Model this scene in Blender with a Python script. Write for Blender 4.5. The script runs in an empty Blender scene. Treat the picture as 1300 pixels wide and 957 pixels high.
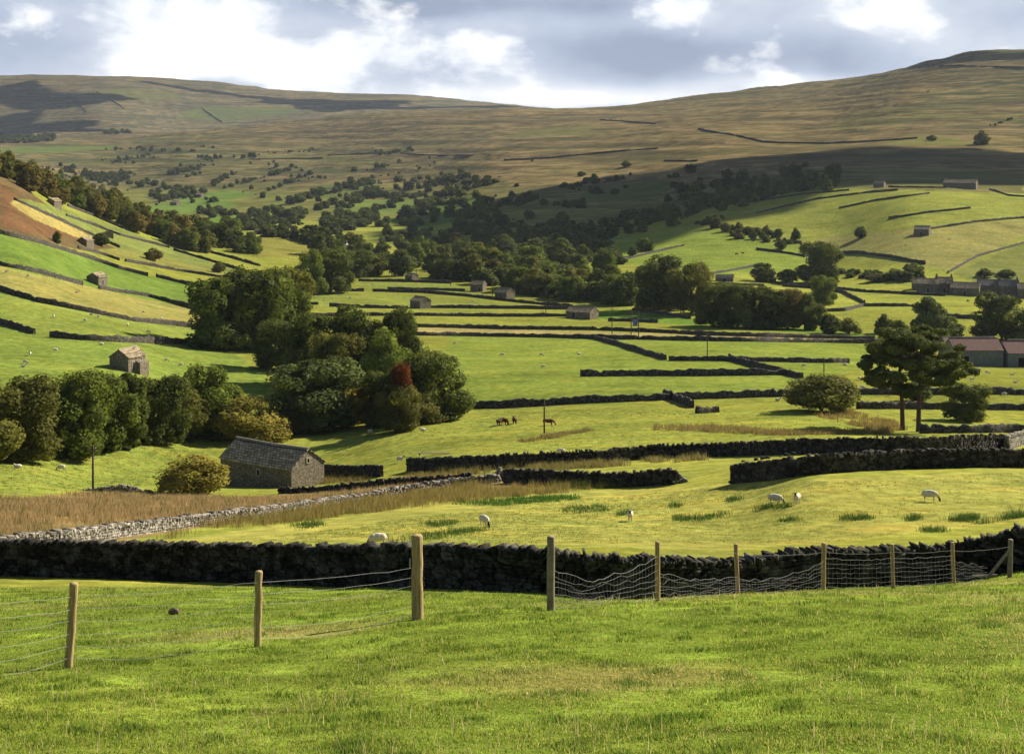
import bpy, bmesh, math, random
import numpy as np
from mathutils import Vector, Matrix
R = math.radians
rng = np.random.default_rng(7)
random.seed(7)
scene = bpy.context.scene
COL = scene.collection

# ---------------------------------------------------------------- camera
FPX, CX, HY = 1805.0, 650.0, 215.0      # focal length and eye level for a 1300 px wide frame
cam_d = bpy.data.cameras.new('camera')
cam_d.sensor_width = 36; cam_d.lens = 36*FPX/1300
cam_d.shift_y = -(478.5-HY)/1300
cam_d.clip_start = 0.5; cam_d.clip_end = 40000
cam = bpy.data.objects.new('camera', cam_d); COL.objects.link(cam)
cam.location = (0, 0, 0); cam.rotation_euler = (R(90), 0, 0)
scene.camera = cam
scene.render.resolution_x = 1024; scene.render.resolution_y = 753
scene.view_settings.view_transform = 'Standard'
scene.view_settings.look = 'None'
scene.view_settings.gamma = 1
scene.view_settings.exposure = 1.1
scene.cycles.max_bounces = 6; scene.cycles.transparent_max_bounces = 8
scene.cycles.volume_bounces = 0

# ---------------------------------------------------------------- sun and sky
SUN_EL, SUN_AZ = 33.0, 35.0              # degrees; azimuth is measured from +x towards +y
SUN = Vector((math.cos(R(SUN_EL))*math.cos(R(SUN_AZ)), math.cos(R(SUN_EL))*math.sin(R(SUN_AZ)), math.sin(R(SUN_EL))))
sl = bpy.data.lights.new('sun', 'SUN'); sl.energy = 5.0; sl.angle = R(0.5); sl.color = (1.0, 0.90, 0.72)
so = bpy.data.objects.new('sun', sl); COL.objects.link(so)
so.rotation_euler = (-SUN).to_track_quat('-Z', 'Y').to_euler(); so.location = (200, 80, 200)

world = bpy.data.worlds.new('World'); scene.world = world; world.use_nodes = True
nt = world.node_tree; nt.nodes.clear()
def N(t, typ, **kw):
    n = t.nodes.new(typ)
    for k, v in kw.items():
        if k.startswith('i_'):
            key = k[2:]
            key = int(key) if key.isdigit() else key
            n.inputs[key].default_value = v
        else: setattr(n, k, v)
    return n
def M(t, op, a, b=None, c=None, clamp=False):
    n = t.nodes.new('ShaderNodeMath'); n.operation = op; n.use_clamp = clamp
    for i, v in enumerate((a, b, c)):
        if v is None: continue
        if isinstance(v, (int, float)): n.inputs[i].default_value = v
        else: t.links.new(v, n.inputs[i])
    return n.outputs[0]
def mixc(t, fac, a, b, bt='MIX'):
    n = t.nodes.new('ShaderNodeMix'); n.data_type = 'RGBA'; n.blend_type = bt
    for s, v in ((n.inputs[0], fac), (n.inputs[6], a), (n.inputs[7], b)):
        if isinstance(v, (int, float)): s.default_value = v
        elif isinstance(v, tuple): s.default_value = v if len(v) == 4 else v+(1,)
        else: t.links.new(v, s)
    return n.outputs[2]
def ramp(t, fac, stops, interp='LINEAR'):
    n = t.nodes.new('ShaderNodeValToRGB'); cr = n.color_ramp; cr.interpolation = interp
    while len(cr.elements) < len(stops): cr.elements.new(0.5)
    for e, (p, c) in zip(cr.elements, stops):
        e.position = p; e.color = c if len(c) == 4 else tuple(c)+(1,)
    t.links.new(fac, n.inputs[0]); return n.outputs[0]
tc = N(nt, 'ShaderNodeTexCoord')
sep = N(nt, 'ShaderNodeSeparateXYZ'); nt.links.new(tc.outputs['Generated'], sep.inputs[0])
az = M(nt, 'ARCTAN2', sep.outputs[0], sep.outputs[1])
el = M(nt, 'ARCSINE', sep.outputs[2])
comb = N(nt, 'ShaderNodeCombineXYZ')
nt.links.new(M(nt, 'MULTIPLY', az, 11.0), comb.inputs[0])
nt.links.new(M(nt, 'MULTIPLY', el, 19.0), comb.inputs[1])
def skynoise(scale, detail, rough, dist=0.0, off=0.0):
    n = N(nt, 'ShaderNodeTexNoise', i_Scale=scale, i_Detail=detail, i_Roughness=rough, i_Distortion=dist)
    mp = N(nt, 'ShaderNodeMapping'); mp.inputs['Location'].default_value = (off, off*.7, 0); nt.links.new(comb.outputs[0], mp.inputs[0])
    nt.links.new(mp.outputs[0], n.inputs['Vector']); return n.outputs[0]
def lumps_sum(base, lst):
    s = base
    for x, y, w, h, amp in lst:
        a0, e0 = math.atan((x-CX)/FPX), math.atan((HY-y)/FPX)
        dx = M(nt, 'MULTIPLY', M(nt, 'SUBTRACT', az, a0), FPX/w)
        dy = M(nt, 'MULTIPLY', M(nt, 'SUBTRACT', el, e0), FPX/h)
        r2 = M(nt, 'ADD', M(nt, 'MULTIPLY', dx, dx), M(nt, 'MULTIPLY', dy, dy))
        s = M(nt, 'ADD', s, M(nt, 'MULTIPLY', M(nt, 'EXPONENT', M(nt, 'MULTIPLY', r2, -1.0)), amp))
    return s
n_a = skynoise(1.15, 10, .52, .15); n_b = skynoise(.7, 4, .5, 0, 5.0); n_c = skynoise(3.6, 8, .6, .3, 9.0)
# layered grey-blue cloud: soft
g_ = M(nt, 'ADD', M(nt, 'MULTIPLY', M(nt, 'SUBTRACT', n_b, .5), 1.1), M(nt, 'MULTIPLY', M(nt, 'SUBTRACT', n_a, .5), .7))
g_ = lumps_sum(M(nt, 'ADD', g_, .46), [(800, 72, 230, 34, -.42), (620, 4, 230, 20, -.55), (45, 62, 110, 36, -.26), (960, 60, 120, 34, -.15), (520, 14, 60, 14, -.25), (60, 4, 120, 14, -.15), (735, 122, 230, 12, .55), (330, 60, 220, 60, .28), (1120, 25, 110, 36, .30), (870, 14, 60, 25, .2), (1010, 106, 140, 10, .3), (1230, 70, 110, 24, .12)])
gcol = ramp(nt, g_, [(0.0, (.155, .185, .25)), (0.30, (.235, .270, .340)), (0.60, (.350, .375, .42)), (1.0, (.48, .485, .49))])
# heaped white cloud: crisp edges, greyer bases
k_ = M(nt, 'ADD', M(nt, 'MULTIPLY', M(nt, 'SUBTRACT', n_a, .5), 2.2), M(nt, 'MULTIPLY', M(nt, 'SUBTRACT', n_c, .5), .45))
k_ = lumps_sum(M(nt, 'ADD', k_, -.16), [(205, 72, 100, 34, .62), (430, 82, 130, 42, .68), (290, 14, 100, 22, .42), (150, 22, 60, 24, .34), (600, 62, 60, 34, .42), (740, 125, 190, 10, .60), (1130, 22, 90, 26, .40), (880, 8, 50, 22, .35), (1020, 112, 90, 6, .3)])
km = ramp(nt, k_, [(.0, (0, 0, 0)), (.22, (.7, .7, .7)), (.46, (1, 1, 1))])
sh_ = M(nt, 'ADD', M(nt, 'MULTIPLY', M(nt, 'SUBTRACT', n_a, .5), 1.3), M(nt, 'ADD', M(nt, 'MULTIPLY', k_, .5), .36))
kcol = ramp(nt, sh_, [(0.0, (.31, .345, .41)), (.40, (.49, .505, .525)), (.7, (.60, .595, .575))])
ccol = mixc(nt, km, gcol, kcol)
sky = N(nt, 'ShaderNodeTexSky', sky_type='NISHITA', sun_disc=False, sun_elevation=R(SUN_EL), sun_rotation=R(90-SUN_AZ), altitude=300)
skyc = mixc(nt, 1.0, sky.outputs[0], (.052, .052, .052), 'MULTIPLY')
cover = M(nt, 'MULTIPLY', ramp(nt, el, [(0.0, (1, 1, 1)), (0.16, (1, 1, 1)), (0.42, (0, 0, 0))]), ramp(nt, M(nt, 'ADD', M(nt, 'MULTIPLY', sep.outputs[1], .5), .5), [(0.35, (.15, .15, .15)), (0.75, (1, 1, 1))]))
bg = N(nt, 'ShaderNodeBackground', i_Strength=1.0)
# the Nishita sky is used at strength 0.052; the cloud bank hides it near the horizon
nt.links.new(mixc(nt, cover, skyc, ccol), bg.inputs[0])
wo = N(nt, 'ShaderNodeOutputWorld'); nt.links.new(bg.outputs[0], wo.inputs[0])

# ---------------------------------------------------------------- terrain heights
def hsh(ix, iy, s):
    h = (ix.astype(np.int64)*374761393 + iy.astype(np.int64)*668265263 + s*1274126177) & 0x7fffffff
    h = ((h ^ (h >> 13))*1274126177) & 0x7fffffff
    return ((h ^ (h >> 16)) & 0xffff)/65535.0
def vn(x, y, s=0):
    ix = np.floor(x); iy = np.floor(y); fx = x-ix; fy = y-iy
    fx = fx*fx*(3-2*fx); fy = fy*fy*(3-2*fy)
    a = hsh(ix, iy, s); b = hsh(ix+1, iy, s); c = hsh(ix, iy+1, s); d = hsh(ix+1, iy+1, s)
    return (a*(1-fx)+b*fx)*(1-fy)+(c*(1-fx)+d*fx)*fy - 0.5
def fbm(x, y, s=0, o=4):
    r = 0; a = 1.0
    for k in range(o):
        r = r+a*vn(x*2**k+k*17.3, y*2**k-k*9.1, s+k); a *= 0.5
    return r
def sst(x, a, b):
    t = np.clip((x-a)/(b-a), 0, 1); return t*t*(3-2*t)
def pchip(xs, ys, xq):
    xs = np.asarray(xs, float); ys = np.asarray(ys, float)
    h = np.diff(xs); d = np.diff(ys)/h
    m = np.zeros_like(ys)
    m[0] = d[0]; m[-1] = d[-1]
    for i in range(1, len(xs)-1):
        if d[i-1]*d[i] > 0:
            w1 = 2*h[i]+h[i-1]; w2 = h[i]+2*h[i-1]
            m[i] = (w1+w2)/(w1/d[i-1]+w2/d[i])
    xq = np.clip(xq, xs[0], xs[-1])
    k = np.clip(np.searchsorted(xs, xq)-1, 0, len(xs)-2)
    t = (xq-xs[k])/h[k]
    return ((2*t**3-3*t**2+1)*ys[k]+(t**3-2*t**2+t)*h[k]*m[k]+(-2*t**3+3*t**2)*ys[k+1]+(t**3-t**2)*h[k]*m[k+1])
# each profile: how steeply one looks down (as a row of the 1300 px frame) to the ground at a distance in metres
PROF = {
 -500: [(6,1190),(10,985),(14,905),(20,855),(30,800),(45,757),(58,735),(75,712),(100,680),(150,636),(200,580),(240,515),(290,450),(340,395),(400,330),(470,260),(560,190),(700,130),(900,110),(1200,150),(2000,160),(3000,160),(4500,150),(6500,90),(9000,120)],
 0: [(6,1190),(10,985),(14,905),(20,850),(25,812),(30,788),(45,750),(56,731),(75,702),(90,676),(120,648),(150,632),(175,612),(200,585),(230,545),(260,500),(300,460),(340,428),(390,385),(450,335),(520,295),(600,255),(700,222),(780,208),(900,235),(1200,260),(2000,235),(2800,205),(3500,186),(4500,172),(5500,130),(6500,96),(9000,130)],
 130: [(6,1190),(10,985),(14,903),(20,848),(25,808),(30,786),(45,749),(54,733),(75,705),(90,682),(120,651),(160,634),(200,612),(215,590),(240,545),(270,500),(300,470),(350,432),(430,392),(520,362),(600,335),(700,305),(800,278),(900,257),(1000,262),(1300,285),(2000,258),(2700,225),(3400,190),(4200,172),(5200,130),(6500,97),(9000,130)],
 260: [(6,1190),(10,983),(14,902),(20,842),(25,802),(30,783),(43,752),(52,738),(75,705),(95,677),(130,645),(180,628),(220,602),(240,570),(260,545),(300,505),(350,462),(420,428),(500,400),(600,370),(700,345),(800,325),(900,305),(1000,296),(1150,300),(1400,292),(1700,272),(2100,250),(2600,222),(3200,188),(4000,166),(4600,172),(5500,130),(6500,104),(9000,135)],
 390: [(6,1190),(10,980),(14,900),(20,836),(25,798),(30,780),(42,756),(49,742),(75,700),(100,670),(140,642),(180,625),(220,600),(250,558),(270,540),(320,495),(380,455),(450,425),(550,392),(650,368),(750,350),(850,333),(950,314),(1050,301),(1200,312),(1500,283),(1900,255),(2400,225),(3000,195),(3700,160),(4200,150),(4800,152),(5500,135),(6500,118),(9000,140)],
 520: [(6,1190),(10,975),(14,895),(20,825),(25,787),(30,772),(36,760),(42,752),(46,744),(60,722),(75,702),(90,677),(105,660),(135,638),(165,618),(200,590),(230,560),(260,538),(300,508),(350,470),(400,448),(480,418),(560,395),(650,372),(750,350),(850,338),(1000,322),(1200,312),(1500,285),(1900,250),(2400,212),(3000,175),(3600,145),(4000,142),(4500,150),(5500,138),(6500,122),(9000,142)],
 650: [(6,1190),(10,970),(14,892),(20,820),(25,780),(30,768),(36,762),(43,751),(60,728),(80,695),(97,672),(115,652),(135,630),(165,605),(200,575),(240,545),(280,518),(340,475),(430,440),(500,418),(560,400),(660,372),(760,350),(900,332),(1100,312),(1300,288),(1600,250),(2000,215),(2500,180),(3000,158),(3600,139),(4200,141),(5500,136),(6500,134),(9000,150)],
 780: [(6,1190),(10,968),(14,890),(20,817),(26,773),(30,764),(36,765),(42,764),(48,752),(60,728),(75,700),(90,680),(110,657),(135,630),(165,600),(200,570),(240,540),(280,512),(340,475),(430,435),(560,402),(660,374),(760,352),(900,325),(1050,305),(1250,285),(1500,255),(1800,222),(2200,190),(2700,163),(3300,145),(3900,135),(4400,140),(9000,150)],
 910: [(6,1190),(10,965),(14,887),(20,812),(28,765),(33,757),(38,764),(44,767),(50,755),(62,730),(80,697),(100,668),(120,640),(140,608),(180,579),(210,558),(245,535),(290,503),(350,468),(430,432),(520,412),(600,388),(700,362),(800,343),(900,318),(1000,290),(1080,272),(1200,262),(1400,240),(1600,215),(1900,192),(2300,165),(2900,145),(3500,128),(3900,120),(4400,128),(9000,150)],
 1040: [(6,1190),(10,962),(14,882),(20,803),(30,757),(36,750),(40,751),(45,751),(52,744),(65,720),(85,688),(105,640),(123,603),(160,577),(190,562),(220,545),(250,528),(290,503),(340,475),(400,450),(460,432),(540,412),(600,392),(680,375),(760,358),(850,335),(950,300),(1040,265),(1110,243),(1200,241),(1350,228),(1550,205),(1850,186),(2300,160),(2800,135),(3400,115),(3900,105),(4500,115),(9000,140)],
 1170: [(6,1190),(10,960),(14,880),(20,797),(30,757),(36,748),(40,744),(46,747),(52,740),(62,720),(85,682),(105,640),(123,600),(150,580),(180,562),(215,552),(250,535),(290,508),(340,478),(400,462),(460,440),(540,415),(600,392),(660,377),(740,352),(830,310),(920,275),(1000,246),(1060,238),(1200,232),(1400,218),(1700,185),(2100,155),(2600,115),(3000,90),(3300,82),(3800,90),(5000,130),(9000,150)],
 1240: [(6,1190),(10,960),(14,880),(20,794),(30,756),(36,746),(40,741),(46,738),(52,732),(62,714),(85,680),(105,639),(123,598),(150,580),(180,562),(215,552),(250,538),(290,508),(340,479),(400,463),(460,442),(540,417),(600,393),(660,377),(740,350),(830,312),(920,276),(1000,250),(1060,241),(1200,233),(1400,218),(1700,185),(2100,152),(2600,110),(2950,75),(3200,66),(3700,80),(5000,130),(9000,150)],
 1300: [(6,1190),(10,960),(14,880),(20,790),(30,755),(36,744),(42,733),(46,724),(52,720),(62,705),(80,680),(105,638),(123,598),(140,588),(165,572),(200,560),(240,545),(290,510),(340,480),(400,465),(460,445),(540,420),(600,395),(680,372),(760,345),(850,310),(950,270),(1030,248),(1150,235),(1400,218),(1700,185),(2100,150),(2600,105),(2900,75),(3200,63),(3600,80),(5000,130),(9000,150)],
 1900: [(6,1190),(10,960),(14,880),(20,780),(30,735),(45,700),(60,680),(80,655),(105,625),(140,588),(200,545),(290,490),(400,430),(540,365),(680,310),(850,255),(1030,215),(1400,180),(1900,120),(2400,60),(3000,30),(4000,60),(9000,130)],
}
LG0, LG1, NL = math.log(6), math.log(9000), 520
lgs = np.linspace(LG0, LG1, NL)
_pk = sorted(PROF)
_cols = np.array([pchip(np.log([p[0] for p in PROF[k]]), [p[1] for p in PROF[k]], lgs) for k in _pk])
PX0, PX1, NP = -500, 1900, 241
_pxs = np.linspace(PX0, PX1, NP)
TAB = np.array([pchip(_pk, _cols[:, j], _pxs) for j in range(NL)]).T      # [px, lg]
for _ in range(3):
    T2 = TAB.copy(); T2[1:-1] = (TAB[:-2]+2*TAB[1:-1]+TAB[2:])/4; TAB = T2
def H(x, y):
    x = np.asarray(x, float); y = np.asarray(y, float)
    ye = np.maximum(y, 8.0)
    px = np.clip(CX+FPX*x/ye, PX0, PX1-1e-3)
    lg = np.clip(np.log(ye), LG0, LG1-1e-6)
    a = (px-PX0)/(PX1-PX0)*(NP-1); b = (lg-LG0)/(LG1-LG0)*(NL-1)
    i = np.clip(a.astype(int), 0, NP-2); j = np.clip(b.astype(int), 0, NL-2); a = a-i; b = b-j
    row = (TAB[i, j]*(1-a)+TAB[i+1, j]*a)*(1-b)+(TAB[i, j+1]*(1-a)+TAB[i+1, j+1]*a)*b
    z = (HY-row)/FPX*ye - np.minimum(y-8.0, 0)*0.27
    z = z + 0.05*fbm(x*0.9, y*0.9, 3, 2) + 0.30*sst(y, 15, 120)*vn(x*0.07, y*0.07, 11) + 1.5*sst(y, 250, 1200)*fbm(x*0.013, y*0.013, 21, 2)
    far = sst(y, 1250, 2600)
    q = z*0.115 + 1.6*vn(x*0.0022, y*0.0022, 5)                      # stepped moorland benches
    z = z + far*(2.2*np.sin(q*2*math.pi*0.5)+0.8*np.sin(q*2*math.pi*1.31)) + far*9*fbm(x*0.0042, y*0.0042, 33, 3)
    return z
_ys = np.exp(np.linspace(math.log(6.5), math.log(8900), 2600))
def hit(px, py, dmin=0.0):
    """where the line of sight through a point of the photograph meets the ground"""
    u = (px-CX)/FPX; s = (HY-py)/FPX
    f = H(u*_ys, _ys)-s*_ys
    ok = (f > 0) & (_ys > dmin)
    if not ok.any():
        k = int(np.argmax(np.where(_ys > max(dmin, 1000), H(u*_ys, _ys)/_ys, -9)))    # skyline
        y = _ys[k]; return Vector((u*y, y, float(H(u*y, y))))
    k = int(np.argmax(ok))
    y0, y1 = (_ys[k-1], _ys[k]) if k else (_ys[0], _ys[0])
    if k and f[k-1] < 0:
        t = f[k-1]/(f[k-1]-f[k]); y = y0+(y1-y0)*t
    else: y = y1
    return Vector((u*y, y, float(H(u*y, y))))
def at(px, d):
    x = (px-CX)/FPX*d; return Vector((x, d, float(H(x, d))))
def world_poly(pts, sub=4, dmin=0):
    out = []
    for i, p in enumerate(pts):
        q = pts[(i+1) % len(pts)]
        for k in range(sub):
            t = k/sub; w = hit(p[0]+(q[0]-p[0])*t, p[1]+(q[1]-p[1])*t, dmin); out.append((w.x, w.y))
    return np.array(out)
def inside(poly, x, y):
    r = np.zeros(x.shape, bool); n = len(poly); j = n-1
    for i in range(n):
        xi, yi = poly[i]; xj, yj = poly[j]
        c = ((yi > y) != (yj > y))
        if yj != yi: r ^= c & (x < (xj-xi)*(y-yi)/(yj-yi)+xi)
        j = i
    return r
# ---------------------------------------------------------------- helpers
def tag(o, label=None, cat=None, group=None, kind=None):
    if label: o['label'] = label
    if cat: o['category'] = cat
    if group: o['group'] = group
    if kind: o['kind'] = kind
    return o
def obj(name, me, mats=(), parent=None, smooth=False):
    if not isinstance(mats, (list, tuple)): mats = (mats,)
    for m in mats: me.materials.append(m)
    if smooth: me.shade_smooth()
    o = bpy.data.objects.new(name, me); COL.objects.link(o)
    if parent: o.parent = parent
    return o
def empty(name, loc, rz=0):
    o = bpy.data.objects.new(name, None); COL.objects.link(o); o.location = loc; o.rotation_euler = (0, 0, rz)
    o.empty_display_size = 0.3; return o
def copy_tree(o, parent=None):
    c = o.copy(); COL.objects.link(c)
    if parent: c.parent = parent
    for ch in [k for k in o.children]: copy_tree(ch, c)
    return c
def np_mesh(name, V, F, cols=None, matidx=None):
    """V (n,3), F (m,k) equal-sized faces"""
    me = bpy.data.meshes.new(name); V = np.asarray(V, np.float32); F = np.asarray(F, np.int32)
    me.vertices.add(len(V)); me.vertices.foreach_set('co', V.ravel())
    m, k = F.shape
    me.loops.add(m*k); me.loops.foreach_set('vertex_index', F.ravel())
    me.polygons.add(m); me.polygons.foreach_set('loop_start', np.arange(0, m*k, k, dtype=np.int32))
    if matidx is not None: me.polygons.foreach_set('material_index', np.asarray(matidx, np.int32))
    me.update(calc_edges=True)
    if cols is not None:
        at_ = me.color_attributes.new('col', 'FLOAT_COLOR', 'POINT')
        c = np.ones((len(V), 4), np.float32); c[:, :3] = cols
        at_.data.foreach_set('color', c.ravel())
    return me
class MB:
    """collects boxes, prisms and tubes into one mesh"""
    def __init__(s): s.vert = False; s.v = []; s.f = []; s.m = []
    def add(s, V, F, mi=0):
        b = len(s.v); s.v += [tuple(p) for p in V]; s.f += [tuple(b+i for i in f) for f in F]; s.m += [mi]*len(F); return s
    def box(s, c, d, rz=0, mi=0, M4=None):
        V = []
        for sx in (-1, 1):
            for sy in (-1, 1):
                for sz in (-1, 1):
                    p = Vector((sx*d[0]/2, sy*d[1]/2, sz*d[2]/2))
                    if M4: p = M4 @ p
                    x, y = p.x*math.cos(rz)-p.y*math.sin(rz), p.x*math.sin(rz)+p.y*math.cos(rz)
                    V.append((c[0]+x, c[1]+y, c[2]+p.z))
        return s.add(V, [(0,1,3,2),(4,6,7,5),(0,4,5,1),(2,3,7,6),(0,2,6,4),(1,5,7,3)], mi)
    def tube(s, pts, r, n=6, mi=0, cap=True):
        pts = [Vector(p) for p in pts]; dd_ = (pts[-1]-pts[0]).normalized(); s.vert = abs(dd_.z) > .8; rs = r if isinstance(r, (list, tuple)) else [r]*len(pts)
        b = len(s.v)
        for i, p in enumerate(pts):
            d = (pts[min(i+1, len(pts)-1)]-pts[max(i-1, 0)]).normalized()
            a = d.cross(Vector((0, 0, 1)))
            if a.length < .35 or s.vert: a = Vector((1, 0, 0)) if abs(d.x) < .8 else Vector((0, 1, 0)); a = a-d*a.dot(d)
            a.normalize(); c = d.cross(a)
            for k in range(n):
                t = 2*math.pi*k/n; s.v.append(tuple(p+(a*math.cos(t)+c*math.sin(t))*rs[i]))
        for i in range(len(pts)-1):
            for k in range(n):
                s.f.append((b+i*n+k, b+i*n+(k+1) % n, b+(i+1)*n+(k+1) % n, b+(i+1)*n+k)); s.m.append(mi)
        if cap:
            s.f.append(tuple(b+k for k in range(n))[::-1]); s.m.append(mi)
            s.f.append(tuple(b+(len(pts)-1)*n+k for k in range(n))); s.m.append(mi)
        return s
    def mesh(s, name):
        me = bpy.data.meshes.new(name); me.from_pydata(s.v, [], s.f)
        me.polygons.foreach_set('material_index', s.m); me.validate(); me.update(); return me
    def build(s, name, mats, parent=None, smooth=False):
        return obj(name, s.mesh(name), mats, parent, smooth)

# ---------------------------------------------------------------- materials
def newmat(name):
    m = bpy.data.materials.new(name); m.use_nodes = True; t = m.node_tree; t.nodes.clear()
    o = N(t, 'ShaderNodeOutputMaterial'); p = N(t, 'ShaderNodeBsdfPrincipled', i_Roughness=0.9)
    p.inputs['Specular IOR Level'].default_value = 0.15
    t.links.new(p.outputs[0], o.inputs[0]); return m, t, p, o
def objco(t, scale=(1, 1, 1), glob=False):
    if glob: src = N(t, 'ShaderNodeNewGeometry').outputs['Position']
    else: src = N(t, 'ShaderNodeTexCoord').outputs['Object']
    mp = N(t, 'ShaderNodeMapping'); mp.inputs['Scale'].default_value = scale
    t.links.new(src, mp.inputs[0]); return mp.outputs[0]
def noise(t, co, scale, detail=3, rough=0.55):
    n = N(t, 'ShaderNodeTexNoise', i_Scale=scale, i_Detail=detail, i_Roughness=rough); t.links.new(co, n.inputs['Vector']); return n.outputs[0]
def bump(t, p, h, strength=0.5, dist=0.05):
    b = N(t, 'ShaderNodeBump', i_Strength=strength, i_Distance=dist); t.links.new(h, b.inputs['Height']); t.links.new(b.outputs[0], p.inputs['Normal'])
def simple(name, c1, c2=None, scale=5, rough=0.85, b=0.0, glob=False):
    m, t, p, o = newmat(name); co = objco(t, glob=glob); n = noise(t, co, scale, 5)
    c2 = c2 or tuple(v*0.65 for v in c1)
    t.links.new(ramp(t, n, [(0.3, c2), (0.7, c1)]), p.inputs[0]); p.inputs['Roughness'].default_value = rough
    if b: bump(t, p, n, b, 0.03)
    return m
def ground_mat():
    m, t, p, o = newmat('ground'); at_ = N(t, 'ShaderNodeAttribute', attribute_name='col')
    ma = N(t, 'ShaderNodeAttribute', attribute_name='moor'); moor = ma.outputs['Fac']
    co = objco(t, glob=True)
    n1 = noise(t, co, 0.035, 4); n2 = noise(t, co, 0.6, 4, .6); n3 = noise(t, co, 7.0, 3, .7)
    flat = objco(t, (1, 1.0, 0.3), True)
    v1 = M(t, 'ADD', M(t, 'MULTIPLY', n1, 0.75), 0.62)
    v2 = M(t, 'ADD', M(t, 'MULTIPLY', n2, 1.5), 0.25)
    v3 = M(t, 'ADD', M(t, 'MULTIPLY', n3, 1.3), 0.35)
    v = M(t, 'MULTIPLY', M(t, 'MULTIPLY', v1, v2), v3)
    c = mixc(t, 1.0, at_.outputs['Color'], v, 'MULTIPLY')
    # yellowed patches of dry grass and darker lush ones
    n4 = noise(t, objco(t, (0.10, 0.22, 0.2), True), 1.0, 5, .62)
    c = mixc(t, ramp(t, n4, [(0.50, (0, 0, 0)), (0.68, (.55, .55, .55))]), c, mixc(t, 1.0, c, (1.45, 1.12, .95), 'MULTIPLY'))
    c = mixc(t, ramp(t, n4, [(0.30, (.6, .6, .6)), (0.44, (0, 0, 0))]), c, mixc(t, 1.0, c, (.62, .80, .75), 'MULTIPLY'))
    nf = noise(t, objco(t, (.05, .09, .2), True), 1.0, 8, .72)
    c = mixc(t, 1.0, c, ramp(t, nf, [(.30, (.62, .66, .62)), (.45, (.95, .96, .95)), (.62, (1.18, 1.14, 1.08))]), 'MULTIPLY')
    # moorland: bands of rush, heather and pale bent grass that run along the hillside
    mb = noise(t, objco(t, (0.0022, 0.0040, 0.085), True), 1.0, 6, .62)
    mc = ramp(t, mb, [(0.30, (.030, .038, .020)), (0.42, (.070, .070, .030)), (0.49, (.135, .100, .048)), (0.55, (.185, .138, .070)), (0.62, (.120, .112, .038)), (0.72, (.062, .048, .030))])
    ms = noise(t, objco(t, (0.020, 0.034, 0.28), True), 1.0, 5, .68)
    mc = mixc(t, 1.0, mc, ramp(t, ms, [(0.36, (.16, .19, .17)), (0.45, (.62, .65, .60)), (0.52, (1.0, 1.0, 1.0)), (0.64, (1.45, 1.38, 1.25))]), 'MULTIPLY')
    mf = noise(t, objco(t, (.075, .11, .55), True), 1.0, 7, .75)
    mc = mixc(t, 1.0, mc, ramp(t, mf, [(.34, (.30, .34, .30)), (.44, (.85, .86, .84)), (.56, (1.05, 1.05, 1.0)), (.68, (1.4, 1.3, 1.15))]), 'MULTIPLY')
    # narrow limestone edges and rush lines that follow the contours
    sz = N(t, 'ShaderNodeSeparateXYZ'); t.links.new(N(t, 'ShaderNodeNewGeometry').outputs['Position'], sz.inputs[0])
    wv = M(t, 'ADD', M(t, 'MULTIPLY', sz.outputs[2], .075), M(t, 'MULTIPLY', noise(t, objco(t, (.0016, .0022, .004), True), 1.0, 4), 9.0))
    ln = M(t, 'ABSOLUTE', M(t, 'SUBTRACT', M(t, 'FRACT', wv), .5))
    lm = M(t, 'MULTIPLY', ramp(t, ln, [(.05, (1, 1, 1)), (.15, (0, 0, 0))]), ramp(t, noise(t, objco(t, (.006, .009, .03), True), 1.0, 4), [(.43, (0, 0, 0)), (.50, (.9, .9, .9))]))
    mc = mixc(t, lm, mc, (.035, .040, .024))
    mm = mixc(t, 0.68, at_.outputs['Color'], mc)
    mm = mixc(t, 1.0, mm, M(t, 'ADD', M(t, 'MULTIPLY', n1, 0.9), 0.6), 'MULTIPLY')
    c = mixc(t, moor, c, mm)
    t.links.new(c, p.inputs[0]); p.inputs['Roughness'].default_value = 1; p.inputs['Specular IOR Level'].default_value = 0.0
    bump(t, p, M(t, 'ADD', M(t, 'MULTIPLY', n2, 0.6), M(t, 'MULTIPLY', n3, 0.12)), 0.8, 0.55)
    return m
def stone_mat(name, dark, mid, light, cell=3.0, bstr=0.8, lichen=0.5):
    m, t, p, o = newmat(name); co = objco(t, glob=True)
    mp = N(t, 'ShaderNodeMapping'); mp.inputs['Scale'].default_value = (1, 1, 2.1); t.links.new(co, mp.inputs[0])
    vo = N(t, 'ShaderNodeTexVoronoi', i_Scale=cell); t.links.new(mp.outputs[0], vo.inputs['Vector'])
    ve = N(t, 'ShaderNodeTexVoronoi', feature='DISTANCE_TO_EDGE', i_Scale=cell); t.links.new(mp.outputs[0], ve.inputs['Vector'])
    s = N(t, 'ShaderNodeSeparateColor'); t.links.new(vo.outputs['Color'], s.inputs[0])
    c = ramp(t, s.outputs[0], [(0, dark), (0.5, mid), (1, light)])
    n = noise(t, co, 6, 5, .65)
    c = mixc(t, 1.0, c, M(t, 'ADD', M(t, 'MULTIPLY', n, 1.1), 0.45), 'MULTIPLY')
    c = mixc(t, ramp(t, noise(t, co, 1.7, 4), [(0.52, (0, 0, 0)), (0.7, (lichen,)*3)]), c, (.22, .22, .17))
    edge = ramp(t, ve.outputs[0], [(0.0, (.25, .25, .25)), (0.09, (1, 1, 1))])
    c = mixc(t, 1.0, c, edge, 'MULTIPLY')                               # open joints between the stones
    t.links.new(c, p.inputs[0]); p.inputs['Roughness'].default_value = .95
    bump(t, p, edge, bstr, 0.06); return m
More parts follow.
